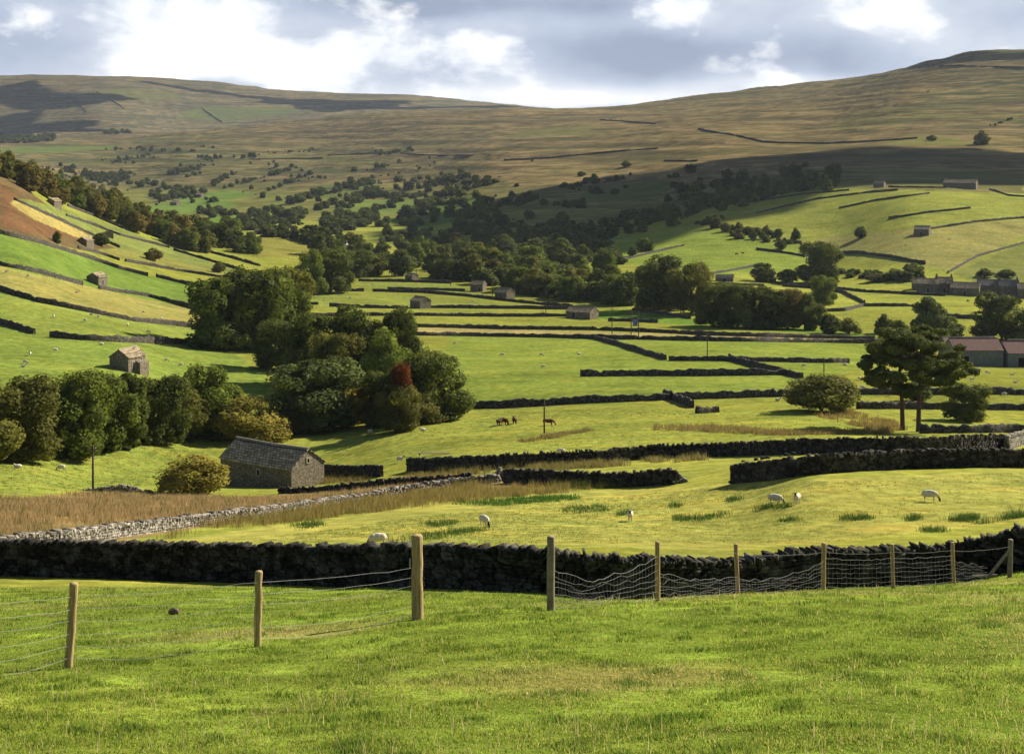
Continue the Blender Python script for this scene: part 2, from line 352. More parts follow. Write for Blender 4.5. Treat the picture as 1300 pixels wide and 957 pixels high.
def roof_mat():
    m, t, p, o = newmat('stone_slates'); co = objco(t)
    w = N(t, 'ShaderNodeTexBrick', offset=0.5, i_Scale=1.0); w.inputs['Color1'].default_value = (.46, .37, .24, 1); w.inputs['Color2'].default_value = (.21, .165, .11, 1)
    w.inputs['Mortar'].default_value = (.02, .018, .015, 1); w.inputs['Mortar Size'].default_value = 0.035; w.inputs['Brick Width'].default_value = 0.62; w.inputs['Row Height'].default_value = 0.36
    t.links.new(co, w.inputs['Vector'])
    n = noise(t, co, 1.2, 5, .6)
    c = mixc(t, 1.0, w.outputs[0], M(t, 'ADD', M(t, 'MULTIPLY', n, 1.3), 0.35), 'MULTIPLY')
    t.links.new(c, p.inputs[0]); bump(t, p, w.outputs['Fac'], -0.6, 0.05); return m
def leaf_mat(name, c1, c2, trans=0.28, var=0.35):
    m, t, p, o = newmat(name)
    at_ = N(t, 'ShaderNodeAttribute', attribute_name='col'); oi = N(t, 'ShaderNodeObjectInfo')
    s = N(t, 'ShaderNodeSeparateColor'); t.links.new(at_.outputs['Color'], s.inputs[0])
    c = mixc(t, s.outputs[0], c1, c2)
    k = M(t, 'ADD', M(t, 'MULTIPLY', oi.outputs['Random'], var*1.2), 1-var*0.6)
    c = mixc(t, 1.0, c, M(t, 'MULTIPLY', k, M(t, 'ADD', M(t, 'MULTIPLY', s.outputs[1], 0.8), 0.6)), 'MULTIPLY')
    t.links.new(c, p.inputs[0]); p.inputs['Roughness'].default_value = .8; p.inputs['Specular IOR Level'].default_value = 0.08
    tr = N(t, 'ShaderNodeBsdfTranslucent'); t.links.new(mixc(t, 1.0, c, (1.3, 1.25, .6), 'MULTIPLY'), tr.inputs[0])
    mx = N(t, 'ShaderNodeMixShader'); mx.inputs[0].default_value = trans
    t.links.new(p.outputs[0], mx.inputs[1]); t.links.new(tr.outputs[0], mx.inputs[2]); t.links.new(mx.outputs[0], o.inputs[0]); return m
def vcol_mat(name, trans=0.25, bright=1.0):
    m, t, p, o = newmat(name); at_ = N(t, 'ShaderNodeAttribute', attribute_name='col')
    t.links.new(at_.outputs['Color'], p.inputs[0]); p.inputs['Specular IOR Level'].default_value = 0.08
    tr = N(t, 'ShaderNodeBsdfTranslucent'); t.links.new(at_.outputs['Color'], tr.inputs[0])
    mx = N(t, 'ShaderNodeMixShader'); mx.inputs[0].default_value = trans
    t.links.new(p.outputs[0], mx.inputs[1]); t.links.new(tr.outputs[0], mx.inputs[2]); t.links.new(mx.outputs[0], o.inputs[0]); return m
MT = {}
MT['ground'] = ground_mat()
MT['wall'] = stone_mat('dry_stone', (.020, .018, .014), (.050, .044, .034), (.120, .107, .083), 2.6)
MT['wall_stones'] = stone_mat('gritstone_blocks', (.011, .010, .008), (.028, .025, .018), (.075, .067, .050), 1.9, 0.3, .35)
MT['sunlit_stones'] = stone_mat('sunlit_gritstone_blocks', (.09, .08, .06), (.20, .18, .145), (.34, .31, .26), 1.9, 0.3, .5)  # paler copy of the gritstone, sunlight put into the colour of lit walls and heaps
MT['barn'] = stone_mat('barn_masonry', (.085, .070, .048), (.165, .137, .095), (.29, .245, .18), 4.2, 0.5, .3)
MT['roof'] = roof_mat()
MT['trim'] = simple('dressed_stone', (.30, .27, .22), (.2, .18, .14), 4)
MT['opening'] = simple('dark_opening', (.012, .011, .010), (.008, .008, .008), 4)
MT['door'] = simple('weathered_timber', (.07, .055, .04), (.035, .028, .02), 9)
MT['bark'] = simple('bark', (.075, .058, .042), (.03, .024, .018), 6, b=.6)
MT['pinebark'] = simple('pine_bark', (.11, .062, .035), (.045, .03, .02), 5, b=.6)
MT['post'] = simple('fence_timber', (.46, .34, .17), (.20, .135, .065), 7, b=.5)
for nn in MT['post'].node_tree.nodes:
    if nn.type == 'MAPPING': nn.inputs['Scale'].default_value = (5, 5, .5)
MT['oldpost'] = simple('grey_timber', (.26, .22, .16), (.14, .11, .08), 7, b=.3)
MT['wire'] = simple('galvanised_wire', (.27, .27, .26), (.15, .15, .145), 20, .45)
MT['pole'] = simple('pole_timber', (.085, .07, .05), (.045, .036, .028), 6)
MT['metal'] = simple('grey_metal', (.30, .32, .34), (.2, .21, .23), 5, .5)
MT['bluemetal'] = simple('blue_grey_enamel', (.10, .16, .30), (.07, .11, .2), 5, .5)
MT['ceramic'] = simple('brown_insulator', (.10, .05, .03), None, 5, .3)
MT['wool'] = simple('wool', (.66, .60, .47), (.40, .36, .28), 14, b=.6)
MT['blackface'] = simple('black_face_wool', (.025, .022, .020), None, 9)
MT['cow'] = simple('red_brown_hide', (.13, .038, .016), (.07, .020, .010), 3)
MT['cowdark'] = simple('dark_brown_hide', (.045, .018, .010), (.02, .010, .008), 3)
MT['white'] = simple('white_render', (.72, .72, .69), (.6, .6, .58), 2)
MT['glass'] = simple('window_glass', (.03, .035, .045), None, 2, .15)
MT['redroof'] = simple('rusty_sheet_roof', (.155, .078, .064), (.080, .050, .045), 1.2)
MT['tinwall'] = simple('grey_green_sheeting', (.19, .205, .18), (.11, .125, .11), 1.5)
MT['slate'] = simple('grey_slate', (.15, .145, .14), (.09, .088, .086), 2.5)
MT['rock'] = simple('brown_rock', (.16, .12, .085), (.07, .05, .035), 6, b=.5)
MT['cloud'] = simple('cloud_vapour', (.85, .86, .88), (.7, .72, .75), .003)
MT['blades'] = vcol_mat('grass_blades', .5)
MT['lf_green'] = leaf_mat('leaves_green', (.060, .090, .014), (.160, .190, .032), .36)
MT['lf_dark'] = leaf_mat('leaves_dark_green', (.045, .064, .013), (.118, .138, .028), .32)
MT['lf_olive'] = leaf_mat('leaves_olive', (.070, .078, .016), (.175, .170, .036), .34)
MT['lf_autumn'] = leaf_mat('leaves_autumn_brown', (.095, .080, .018), (.200, .158, .036), .3)
MT['lf_gold'] = leaf_mat('leaves_golden', (.190, .165, .028), (.330, .280, .050))
MT['lf_silver'] = leaf_mat('leaves_grey_green', (.050, .072, .022), (.120, .145, .042), .28)
MT['lf_red'] = leaf_mat('leaves_red', (.08, .036, .012), (.19, .052, .018))
MT['lf_pine'] = leaf_mat('pine_needles', (.036, .055, .013), (.125, .140, .032), .26)

# ---------------------------------------------------------------- terrain sheet
w_in = np.linspace(-0.42, 0.42, 600)
w_out = np.linspace(0, 1, 40)**1.5
ws = np.concatenate([-(0.422+1.2*w_out[::-1]), w_in, 0.422+1.2*w_out])
q = np.concatenate([np.linspace(math.log(4), math.log(38), 40)[:-1], np.linspace(math.log(38), math.log(7200), 800), np.linspace(math.log(7300), math.log(16000), 12)])
Y = np.exp(q)-30
WW, YY = np.meshgrid(ws, Y); XX = WW*(YY+30)
ZZ = H(XX, np.minimum(YY, 8900)); nR, nC = XX.shape
gx, gy, gz = XX.ravel(), YY.ravel(), ZZ.ravel()
idx = np.arange(nR*nC).reshape(nR, nC)
FF = np.stack([idx[:-1, :-1], idx[:-1, 1:], idx[1:, 1:], idx[1:, :-1]], -1).reshape(-1, 4)
cols = np.empty((len(gx), 3)); cols[:] = (.185, .202, .038)
# pasture tones vary gently from place to place
big = fbm(gx*0.006, gy*0.006, 50, 3)[:, None]
cols *= (1+0.35*big)
zz_ = gz+16*fbm(gx*.003, gy*.003, 60, 3)
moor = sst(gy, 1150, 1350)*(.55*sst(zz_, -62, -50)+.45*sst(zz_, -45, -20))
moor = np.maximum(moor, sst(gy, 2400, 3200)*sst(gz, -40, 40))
# the near knoll right of the valley stays pasture
mcol = np.array((.155, .118, .058))*(1+.5*fbm(gx*.0015, gy*.0015, 71, 3))[:, None]
green = sst(fbm(gx*.0022, gy*.0022, 77, 4), .05, .45)[:, None]
mcol = mcol*(1-green)+np.array((.085, .100, .035))*green
low_ = (1-sst(zz_, -48, -5))[:, None]; mcol = mcol*(1-low_)+np.array((.085, .108, .034))*low_
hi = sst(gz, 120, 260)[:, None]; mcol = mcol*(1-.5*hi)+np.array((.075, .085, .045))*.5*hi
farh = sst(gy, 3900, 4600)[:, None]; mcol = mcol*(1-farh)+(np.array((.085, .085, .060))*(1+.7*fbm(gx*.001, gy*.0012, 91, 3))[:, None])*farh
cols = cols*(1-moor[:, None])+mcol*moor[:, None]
# (points in the photograph's frame, colour, moor value)
REG = [
 ([(-400,700),(0,640),(60,628),(180,628),(300,632),(360,627),(480,615),(600,606),(640,598),(720,612),(640,622),(590,616),(560,628),(420,650),(350,656),(240,672),(100,695),(0,705),(-400,760)], (.200,.145,.062), 0),
 ([(0,560),(0,627),(60,624),(180,618),(260,610),(280,560),(200,565)], (.165,.195,.038), 0),
 ([(330,560),(330,590),(640,575),(900,560),(900,520),(600,520),(560,535)], (.185,.205,.040), 0),
 ([(60,708),(240,682),(420,657),(560,635),(640,625),(740,622),(860,618),(930,612),(1300,596),(1500,590),(1500,650),(1300,660),(1040,690),(900,700),(650,690),(400,686)], (.235,.232,.055), 0),
 ([(840,610),(930,610),(1278,572),(1278,562),(1000,566),(860,582),(640,595),(640,603)], (.200,.210,.042), 0),
 ([(570,424),(1128,436),(1110,460),(1010,500),(840,508),(575,518),(560,470)], (.155,.195,.036), 0),
 ([(524,424),(750,429),(1128,436),(1110,430),(830,423),(640,418),(524,416)], (.260,.225,.085), 0),
 ([(400,372),(470,372),(640,386),(720,392),(418,392),(390,386)], (.165,.195,.042), 0),
 ([(455,358),(575,360),(620,376),(473,369)], (.165,.195,.042), 0),
 ([(722,402),(1110,430),(1110,424),(880,405),(780,392)], (.110,.180,.028), 0),
 # hillside on the left
 ([(-200,260),(0,297),(104,325),(188,350),(265,367),(254,394),(104,362),(0,338),(-200,300)], (.105,.158,.030), 0),
 ([(-200,300),(0,338),(104,362),(254,394),(258,415),(170,407),(100,393),(0,369),(-200,330)], (.200,.190,.056), 0),
 ([(-200,330),(0,369),(100,393),(170,407),(258,415),(275,437),(63,428),(0,411),(-200,380)], (.150,.185,.038), 0),
 ([(-200,380),(0,411),(63,428),(275,437),(330,470),(350,520),(200,520),(0,520),(-200,520)], (.140,.185,.036), 0),
 ([(99,316),(159,331),(290,353),(310,345),(220,318),(152,300),(84,274),(119,300)], (.165,.165,.045), 0),
 ([(-300,180),(0,212),(45,250),(100,291),(150,316),(100,316),(0,296),(-300,250)], (.105,.075,.036), .2),
 ([(0,232),(30,254),(90,290),(98,300),(60,302),(0,288)], (.125,.070,.036), .15),
 ([(16,252),(60,274),(119,301),(112,306),(50,282),(10,258)], (.270,.225,.075), 0),
 ([(20,253),(60,258),(150,288),(215,313),(300,345),(280,345),(152,315),(100,290),(60,272)], (.140,.165,.045), 0),
 ([(320,300),(335,300),(370,298),(410,310),(412,326),(320,326)], (.150,.150,.036), 0),
 # fields and rough pasture on the right
 ([(690,312),(800,300),(900,290),(1010,310),(1030,325),(1000,345),(880,352),(800,335),(700,325)], (.150,.195,.036), 0),
 ([(930,275),(1000,250),(1100,236),(1300,245),(1400,245),(1400,330),(1300,345),(1200,345),(1050,330),(980,300)], (.180,.200,.042), 0),
 ([(1060,240),(1300,246),(1300,222),(1180,214),(1100,226)], (.110,.120,.040), .5),
 ([(1040,300),(1170,290),(1300,278),(1300,300),(1210,345),(1100,322),(1050,322)], (.190,.185,.060), 0),
 ([(1210,347),(1300,310),(1400,300),(1400,360),(1240,360)], (.135,.155,.042), .15),
]
for pts, c, mv in REG:
    wp = world_poly(pts)
    lo, hi_ = wp.min(0), wp.max(0)
    jx = gx+fbm(gx*.05, gy*.05, 5, 2)*gy*.004; jy = gy+fbm(gx*.05, gy*.05, 9, 2)*gy*.008
    sel = (gx > lo[0]-30) & (gx < hi_[0]+30) & (gy > lo[1]-30) & (gy < hi_[1]+30)
    ii = np.nonzero(sel)[0]; ins = inside(wp, jx[ii], jy[ii]); ii = ii[ins]
    cols[ii] = np.array(c)*(1+0.25*big[ii]); moor[ii] = mv
# mown strips and green pastures up the dale
for (px, py, rx, ry, c) in [(235,262,75,16,(.095,.165,.032)),(300,282,60,10,(.095,.165,.032)),(60,190,70,9,(.085,.130,.034)),(560,272,60,12,(.085,.130,.030)),(430,240,60,10,(.085,.110,.032)),
                            (480,262,60,9,(.10,.15,.034)),(600,303,40,6,(.11,.18,.03)),(180,120,60,8,(.09,.10,.035)),(300,143,80,8,(.08,.11,.035)),(1000,240,50,6,(.06,.10,.03)),(800,245,60,8,(.07,.10,.03)),(700,166,50,7,(.12,.12,.045)),(1180,180,50,4,(.12,.13,.04))]:
    w = hit(px, py); w1 = hit(px, py+ry); 
    rxm = rx/FPX*w.y; rym = abs(w.y-w1.y)+20
    e = ((gx-w.x)/rxm)**2+((gy-w.y)/rym)**2+fbm(gx*.004, gy*.004, 15, 3)*.9
    k = (1-sst(e, .8, 1.05))*.9
    cols = cols*(1-k[:, None])+np.array(c)*k[:, None]; moor = moor*(1-k*.8)
near = (1-sst(gy+fbm(gx*.2, gy*.2, 5, 2), 44, 50))[:, None]
pt_ = fbm(gx*.9, gy*1.2, 131, 4)[:, None]; nc_ = np.array((.145, .20, .028))*(1+.9*pt_); dp_ = sst(fbm(gx*.25, gy*.25, 111, 3), -.6, -.1)[:, None]
nc_ = nc_*dp_+np.array((.21, .20, .06))*(1-dp_); mud = sst(fbm(gx*.8, gy*1.0, 141, 3), .42, .6)[:, None]; nc_ = nc_*(1-mud)+np.array((.10, .075, .035))*mud
cols = cols*(1-near)+nc_*near
me = np_mesh('dale_ground', np.stack([gx, gy, gz], 1), FF, cols)
a_ = me.attributes.new('moor', 'FLOAT', 'POINT'); a_.data.foreach_set('value', moor.astype(np.float32))
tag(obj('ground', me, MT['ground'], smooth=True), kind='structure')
def ground_col(x, y):
    return None
# ---------------------------------------------------------------- dry stone walls
def resample(pts, step):
    pts = [Vector((p[0], p[1])) for p in pts]; out = [pts[0]]; acc_ = 0
    for a, b in zip(pts, pts[1:]):
        n = max(1, int(math.ceil((b-a).length/step)))
        for k in range(1, n+1): out.append(a+(b-a)*k/n)
    return out
def stones_wall(path, h, sl_, ch, wb, wt, seed=0, cope=True, hv=None):
    """a wall laid from many rough blocks; path = world xy points"""
    r = np.random.default_rng(seed); V = []; 
    base = np.array([(x, y, z) for x in (-.5, .5) for y in (-.5, .5) for z in (-.5, .5)])
    seg = resample(path, 0.5)
    d = [0]
    for a, b in zip(seg, seg[1:]): d.append(d[-1]+(b-a).length)
    d = np.array(d); xs = np.array([p.x for p in seg]); ys = np.array([p.y for p in seg]); L = d[-1]
    C = []; S = []; Rz = []; T = []
    courses = max(2, int(h/ch))
    for c in range(courses):
        f = (c+.5)/courses; w = wb+(wt-wb)*f
        for side in (-1, 1):
            t = r.uniform(0, sl_)
            while t < L:
                ln = sl_*r.uniform(.6, 1.5); tm = min(t+ln/2, L)
                C.append((tm, side*(w/2-wt*.25)+r.normal(0, .018), (c+.5)*h/courses+r.normal(0, .01)))
                S.append((ln*r.uniform(.84, .99), wt*.55, h/courses*r.uniform(.82, 1.08))); T.append(r.normal(0, .05, 3)); t += ln
    if cope:
        t = 0
        while t < L:
            ln = ch*r.uniform(.5, 1.5); hh = ch*r.uniform(1.0, 2.6) * (0.6 if r.random() < .15 else 1)
            C.append((min(t+ln/2, L), r.normal(0, .04), h+hh*.38)); S.append((ln*1.0, wt*r.uniform(.9, 1.2), hh)); T.append(r.normal(0, .16, 3)); t += ln
    # rough core so that no light leaks through
    C = np.array(C); S = np.array(S); T = np.array(T); n = len(C)
    x = np.interp(C[:, 0], d, xs); y = np.interp(C[:, 0], d, ys)
    x2 = np.interp(C[:, 0]+.3, d, xs); y2 = np.interp(C[:, 0]+.3, d, ys); x1 = np.interp(C[:, 0]-.3, d, xs); y1 = np.interp(C[:, 0]-.3, d, ys)
    tx, ty = x2-x1, y2-y1; l = np.hypot(tx, ty)+1e-9; tx /= l; ty /= l
    hh = 1.0 if hv is None else hv(C[:, 0]/L)
    gz_ = H(x, y)-0.12
    P = base[None]*S[:, None, :]*(1+r.uniform(-.18, .18, (n, 8, 3)))
    P[:, :, 2] += P[:, :, 0]*T[:, None, 0]*1.5; P[:, :, 0] += P[:, :, 2]*T[:, None, 1]*2; P[:, :, 1] += P[:, :, 2]*T[:, None, 2]*1.0
    lx = P[:, :, 0]; ly = P[:, :, 1]+C[:, None, 1]; lz = P[:, :, 2]+(C[:, 2]*hh)[:, None]
    wx = x[:, None]+lx*tx[:, None]-ly*ty[:, None]; wy = y[:, None]+lx*ty[:, None]+ly*tx[:, None]; wz = gz_[:, None]+lz
    V = np.stack([wx, wy, wz], -1).reshape(-1, 3)
    fb = np.array([(0,1,3,2),(4,6,7,5),(0,4,5,1),(2,3,7,6),(0,2,6,4),(1,5,7,3)])
    F = (fb[None]+np.arange(n)[:, None, None]*8).reshape(-1, 4)
    # core
    k = len(seg); t = np.gradient(xs), np.gradient(ys); l = np.hypot(*t)+1e-9; nx, ny = -t[1]/l, t[0]/l
    hv_ = np.full(k, 1.0) if hv is None else hv(d/L)
    g = H(xs, ys); cw = wt*.28
    CV = np.concatenate([np.stack([xs+s*nx*cw, ys+s*ny*cw, g+zz], 1) for s, zz in ((-1, -.4*np.ones(k)), (-1, h*hv_), (1, h*hv_), (1, -.4*np.ones(k)))])
    o = len(V); CF = []
    for i in range(k-1):
        for a in range(3): CF.append((o+a*k+i, o+a*k+i+1, o+(a+1)*k+i+1, o+(a+1)*k+i))
    return np.concatenate([V, CV]), np.concatenate([F, np.array(CF)])
def strip_wall(path, h, w, step, seed=0):
    r = np.random.default_rng(seed); seg = resample(path, step); k = len(seg)
    xs = np.array([p.x for p in seg]); ys = np.array([p.y for p in seg])
    t = np.gradient(xs), np.gradient(ys); l = np.hypot(*t)+1e-9; nx, ny = -t[1]/l, t[0]/l
    g = H(xs, ys); rows = []
    top = h*(1+r.uniform(-.14, .14, k)+.06*np.sin(np.arange(k)*.7)+.16*np.interp(np.arange(k), np.arange(0, k+9, 9), r.uniform(-1, 1, len(np.arange(0, k+9, 9))))); drop = r.random(k) < .015; top[drop] *= .6
    xs += nx*.12*np.sin(np.arange(k)*.31+seed)
    prof = [(-1.0, -1.0), (-.98, 0.0), (-.85, .45), (-.72, .86), (-.35, 1.0), (.35, 1.0), (.72, .86), (.85, .45), (.98, 0), (1, -1.0)]
    for i, (s, f) in enumerate(prof):
        j = r.normal(0, .05*w if 0 < i < 9 else 0, k); zj = np.where(f > 0, top*f+r.normal(0, .04*h, k)*(f > .3), f)
        rows.append(np.stack([xs+nx*(s*w/2+j), ys+ny*(s*w/2+j), g+zj], 1))
    n = len(prof); V = np.concatenate(rows); F = []
    for a in range(n-1):
        i = np.arange(k-1); F.append(np.stack([a*k+i, a*k+i+1, (a+1)*k+i+1, (a+1)*k+i], 1))
    caps = []
    for e in (0, k-1):
        for a in range(n//2-1): caps.append((a*k+e, (a+1)*k+e, (n-2-a)*k+e, (n-1-a)*k+e))
    return V, np.concatenate(F+[np.array(caps)])
def dense(pts, n=5, curve=True):
    out = []
    for a, b in zip(pts, pts[1:]):
        for k in range(n): out.append((a[0]+(b[0]-a[0])*k/n, a[1]+(b[1]-a[1])*k/n))
    return out+[pts[-1]]
nwall = 0
def wall(pts, label, h=1.35, style='strip', group=None, w=.7, dmin=0, depth=False, mat='wall', hv=None, name='dry_stone_wall', sl_=.42, ch=.2):
    global nwall; nwall += 1
    ps = [at(p, d) for p, d in dense(pts)] if depth else [hit(p, q_, dmin) for p, q_ in dense(pts)]
    if style == 'stones':
        for _ in range(10): ps = [ps[0]]+[(ps[i-1]+ps[i]*2+ps[i+1])/4 for i in range(1, len(ps)-1)]+[ps[-1]]
    path = []
    for p in ps:
        if not path or (Vector(path[-1])-Vector((p.x, p.y))).length > .05: path.append((p.x, p.y))
    dd = min(p.y for p in ps)
    if style == 'stones':
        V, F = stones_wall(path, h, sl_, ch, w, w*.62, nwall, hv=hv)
        m = MT['sunlit_stones'] if mat == 'pale' else MT['wall_stones']
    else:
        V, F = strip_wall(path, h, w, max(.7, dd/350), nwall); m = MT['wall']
    o = obj(name, np_mesh(name, V, F), m); tag(o, label, 'wall', group or 'dry stone field walls', 'thing')
    return o
wall([(-300,61),(-100,58),(0,56),(130,54),(260,52),(400,49),(520,46),(650,43),(780,42.5),(910,44),(1040,45.5),(1120,46.5),(1200,47),(1300,46),(1550,44)], 'long dark dry stone wall right behind the near wire fences, with ragged coping', 1.32, 'stones', depth=True, w=.75, sl_=.30, ch=.11)
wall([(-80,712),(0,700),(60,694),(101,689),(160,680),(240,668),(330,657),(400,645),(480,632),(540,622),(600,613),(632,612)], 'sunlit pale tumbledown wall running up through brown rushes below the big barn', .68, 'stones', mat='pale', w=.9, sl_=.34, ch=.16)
wall([(353,627),(400,625),(480,618),(560,612),(598,609)], 'low broken dark wall line in the rushes just behind the pale tumbledown wall', .6, 'stones', w=.6)
wall([(640,613),(690,615),(740,618),(800,618),(858,614)], 'short dark wall ending in the middle of the pasture, rushes at its foot', 1.35, 'stones', w=.75)
wall([(408,602),(440,604),(484,605)], 'short wall stub joined to the right end of the big barn, with a sunlit end', 1.25, 'stones', w=.7)
wall([(517,598),(560,598),(600,596),(650,594),(720,590),(770,588),(818,582),(870,580),(960,577),(1090,576),(1190,574),(1278,571)], 'long curving dark wall from the barn pasture to the lit wall corner, right', 1.45, 'stones', w=.75, sl_=.5, ch=.24)
wall([(928,614),(960,610),(1010,606),(1060,600),(1130,596),(1200,594),(1300,594),(1420,594)], 'thick dark wall directly above the three sheep on the right, beginning at an open gap', 1.5, 'stones', w=.75)
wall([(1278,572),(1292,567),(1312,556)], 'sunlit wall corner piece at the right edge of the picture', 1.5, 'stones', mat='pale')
wall([(1168,550),(1230,549.5),(1300,549),(1400,549)], 'dark wall running right from the foot of the pines', 1.4)
wall([(1088,519),(1150,519),(1260,520),(1400,521)], 'dark wall passing behind the pine trunks at half their height', 1.3)
wall([(575,519),(640,518),(740,512),(840,508),(900,506),(970,504),(1010,503),(1090,501),(1200,501),(1400,501)], 'very long wall from the red leaved tree clump to beyond the pines, above the cattle', 1.45)
wall([(843,503),(862,511),(880,518)], 'short slanting wall spur below the long wall, left of a narrow gap', 1.5)
wall([(884,525),(898,524),(912,523)], 'tiny wall wedge just right of the narrow gap', 1.1)
wall([(737,478),(800,477),(900,477),(998,476)], 'straight wall standing free in the middle of the bright green field', 1.4)
wall([(925,457),(960,467),(990,474),(1018,481)], 'slanting dark wall at the right end of the free standing wall', 1.4)
wall([(849,458),(900,458),(960,459),(1078,461)], 'level wall right of the pole, above the slanting dark wall', 1.3)
wall([(754,430),(790,440),(845,457)], 'slanting wall dropping right from below the pole with the transformer', 1.4)
wall([(524,426),(600,427),(680,428),(750,430),(820,431),(900,433),(970,434),(1050,435),(1128,437)], 'lower wall of the narrow straw coloured strip across the valley', 1.3)
wall([(522,415),(640,418),(750,419),(830,422),(900,426),(970,428),(1110,431)], 'upper wall of the narrow straw coloured strip across the valley', 1.3)
wall([(388,402),(450,401),(520,401),(640,402),(722,402)], 'wall meeting the long barn from the left, second above the straw coloured strip', 1.3)
wall([(418,389),(460,391),(518,392)], 'wall piece left of the small barn that stands alone among the field walls', 1.3)
wall([(545,391),(650,392),(724,393)], 'wall piece between the lone small barn and the long barn', 1.3)
wall([(386,386),(404,387)], 'tiny wall piece at the edge of the big dark trees', 1.2)
wall([(425,370),(462,370)], 'small wall piece right of the round tree group', 1.3)
wall([(473,370),(540,372),(600,377),(650,383),(700,388),(727,391)], 'slanting wall below the pair of barns, running down to the long barn', 1.4)
wall([(492,368),(540,368),(590,370)], 'low wall just left of the left barn of the pair', 1.2)
wall([(455,357),(520,358),(573,360)], 'wall at the foot of the small barn by the wood edge', 1.3)
wall([(772,408),(800,408),(835,410)], 'short wall behind the pole with the transformer', 1.3)
wall([(803,394),(840,399),(876,405)], 'slanting wall at the foot of the dark trees on the valley floor', 1.3)
L = 'hillside on the left'
wall([(-60,286),(0,297),(50,309),(100,324),(150,341),(188,351)], 'topmost wall of the bright green slope, left, ending at a gap', 1.5)
wall([(198,352),(240,362),(265,368)], 'wall continuing down from the gap in the bright green slope to the big trees', 1.5)
wall([(-60,322),(0,337),(50,347),(104,362)], 'wall between bright green and straw coloured slopes, left of the small gabled barn', 1.5)
wall([(126,367),(190,377),(254,395)], 'wall between bright green and straw coloured slopes, right of the small gabled barn', 1.5)
wall([(-60,352),(0,369),(50,384),(100,394),(170,408),(254,417)], 'wall along the lower edge of the straw coloured slope', 1.5)
wall([(-60,396),(0,411),(44,424)], 'wall on the left frame edge, before the gateway above the lone barn', 1.5)
wall([(63,428),(110,432),(170,435),(270,438)], 'long wall above the lone barn, running from the gateway into the big trees', 1.5)
wall([(99,316),(125,322),(152,331)], 'wall just below the dark gabled barn on the hillside', 1.3)
wall([(159,332),(220,343),(290,354)], 'long wall slanting from below the dark gabled barn to the big trees', 1.3)
wall([(18,254),(60,273),(100,291),(152,315)], 'wall along the yellow strip above the bracken slope', 1.4)
wall([(86,262),(120,275),(157,291)], 'wall at the foot of the hillside wood, upper part', 1.4)
wall([(220,318),(265,331),(310,345)], 'wall below the hillside wood, ending by the tops of the big trees', 1.4)
wall([(259,319),(295,328),(330,338)], 'short wall by the lower tip of the hillside wood', 1.4)
wall([(84,274),(118,286),(152,299),(215,315)], 'wall in the green strip between hillside wood and bracken', 1.3)
wall([(984,360),(1040,364),(1100,371),(1160,374),(1200,376)], 'field wall running from the two dark trees to the village', 1.3)
wall([(1041,396),(1072,395),(1096,389),(1160,389)], 'wall along the foot of the green bank below the village', 1.3)
wall([(994,364),(1040,367),(1070,372),(1098,386)], 'curved dark wall on the shaded bank behind the rounded tree', 1.6)
wall([(1198,404),(1240,405)], 'short wall left of the big dark round tree', 1.7)
wall([(960,317),(1000,322),(1022,326)], 'wall behind the dark tree on the lit fields', 1.3)
wall([(890,350),(930,344),(962,338)], 'wall curving over the lit field above the shed', 1.3)
wall([(789,331),(830,321),(868,312)], 'wall rising right from the two lone trees in the lit field', 1.3)
wall([(1054,323),(1090,322),(1130,327),(1175,336)], 'dark curved wall above the shadowed hollow on the knoll', 1.8)
wall([(1203,347),(1240,326),(1300,309),(1340,300)], 'tumbled rough wall climbing to the right edge from the village', 1.2)
wall([(960,256),(1020,247),(1078,242)], 'uppermost wall on the lit knoll, left of the small house', 1.3)
wall([(960,271),(1038,253),(1100,245),(1140,242)], 'second wall on the lit knoll, reaching up to the small house', 1.3)
wall([(1065,265),(1110,255),(1180,246)], 'third wall on the lit knoll, below the long farmhouse', 1.2)
wall([(1128,278),(1180,270),(1232,265)], 'short wall in the middle of the lit knoll', 1.2)
wall([(1170,293),(1240,282),(1300,277),(1360,274)], 'wall on the lit knoll reaching the right edge beside the small field barn', 1.3)
wall([(1128,238),(1200,239)], 'wall between the small house and the long farmhouse on the knoll', 1.3)
wall([(1256,241),(1282,249),(1330,252)], 'wall running down right from the long farmhouse', 1.3)
wall([(902,361),(970,363)], 'low wall beside the long low shed', 1.2)
g2 = 'moorland boundary walls'
wall([(762,153),(800,155),(833,158)], 'upper left piece of the crooked wall high on the moor', 2.2, group=g2, w=1.2)
wall([(886,165),(930,172),(970,181)], 'lower right piece of the crooked wall high on the moor', 2.4, group=g2, w=1.2)
wall([(970,181),(1050,183),(1110,180),(1165,176)], 'level wall continuing right from the crooked wall on the moor', 2.2, group=g2, w=1.2)
wall([(640,204),(700,201),(770,194),(835,189)], 'straight dark wall across the middle of the moor', 2.2, group=g2, w=1.2)
wall([(1170,84),(1240,85),(1320,87)], 'wall just below the summit on the right', 2.4, group=g2, w=1.4)
wall([(843,205),(885,205)], 'short wall above the cloud shadow on the moor', 2.0, group=g2, w=1.2)
wall([(416,198),(470,195),(500,194)], 'left piece of the wall above the scattered slope trees', 2.0, group=g2, w=1.2)
wall([(508,195),(530,198),(515,196),(560,198),(600,197)][0:1]+[(530,197),(560,198),(600,198)], 'right piece of the wall above the scattered slope trees', 2.0, group=g2, w=1.2)
wall([(320,203),(380,202),(410,201)], 'wall along green pastures up the dale, below the moor', 2.0, group=g2, w=1.2)
wall([(89,121),(98,130),(109,142)], 'leftmost wall climbing the far fell', 3, group=g2, w=1.6, dmin=4300)
wall([(122,117),(140,126),(157,138)], 'second wall climbing the far fell', 3, group=g2, w=1.6, dmin=4300)
wall([(256,138),(268,146),(282,156)], 'wall climbing the right shoulder of the far fell', 3, group=g2, w=1.6, dmin=4300)
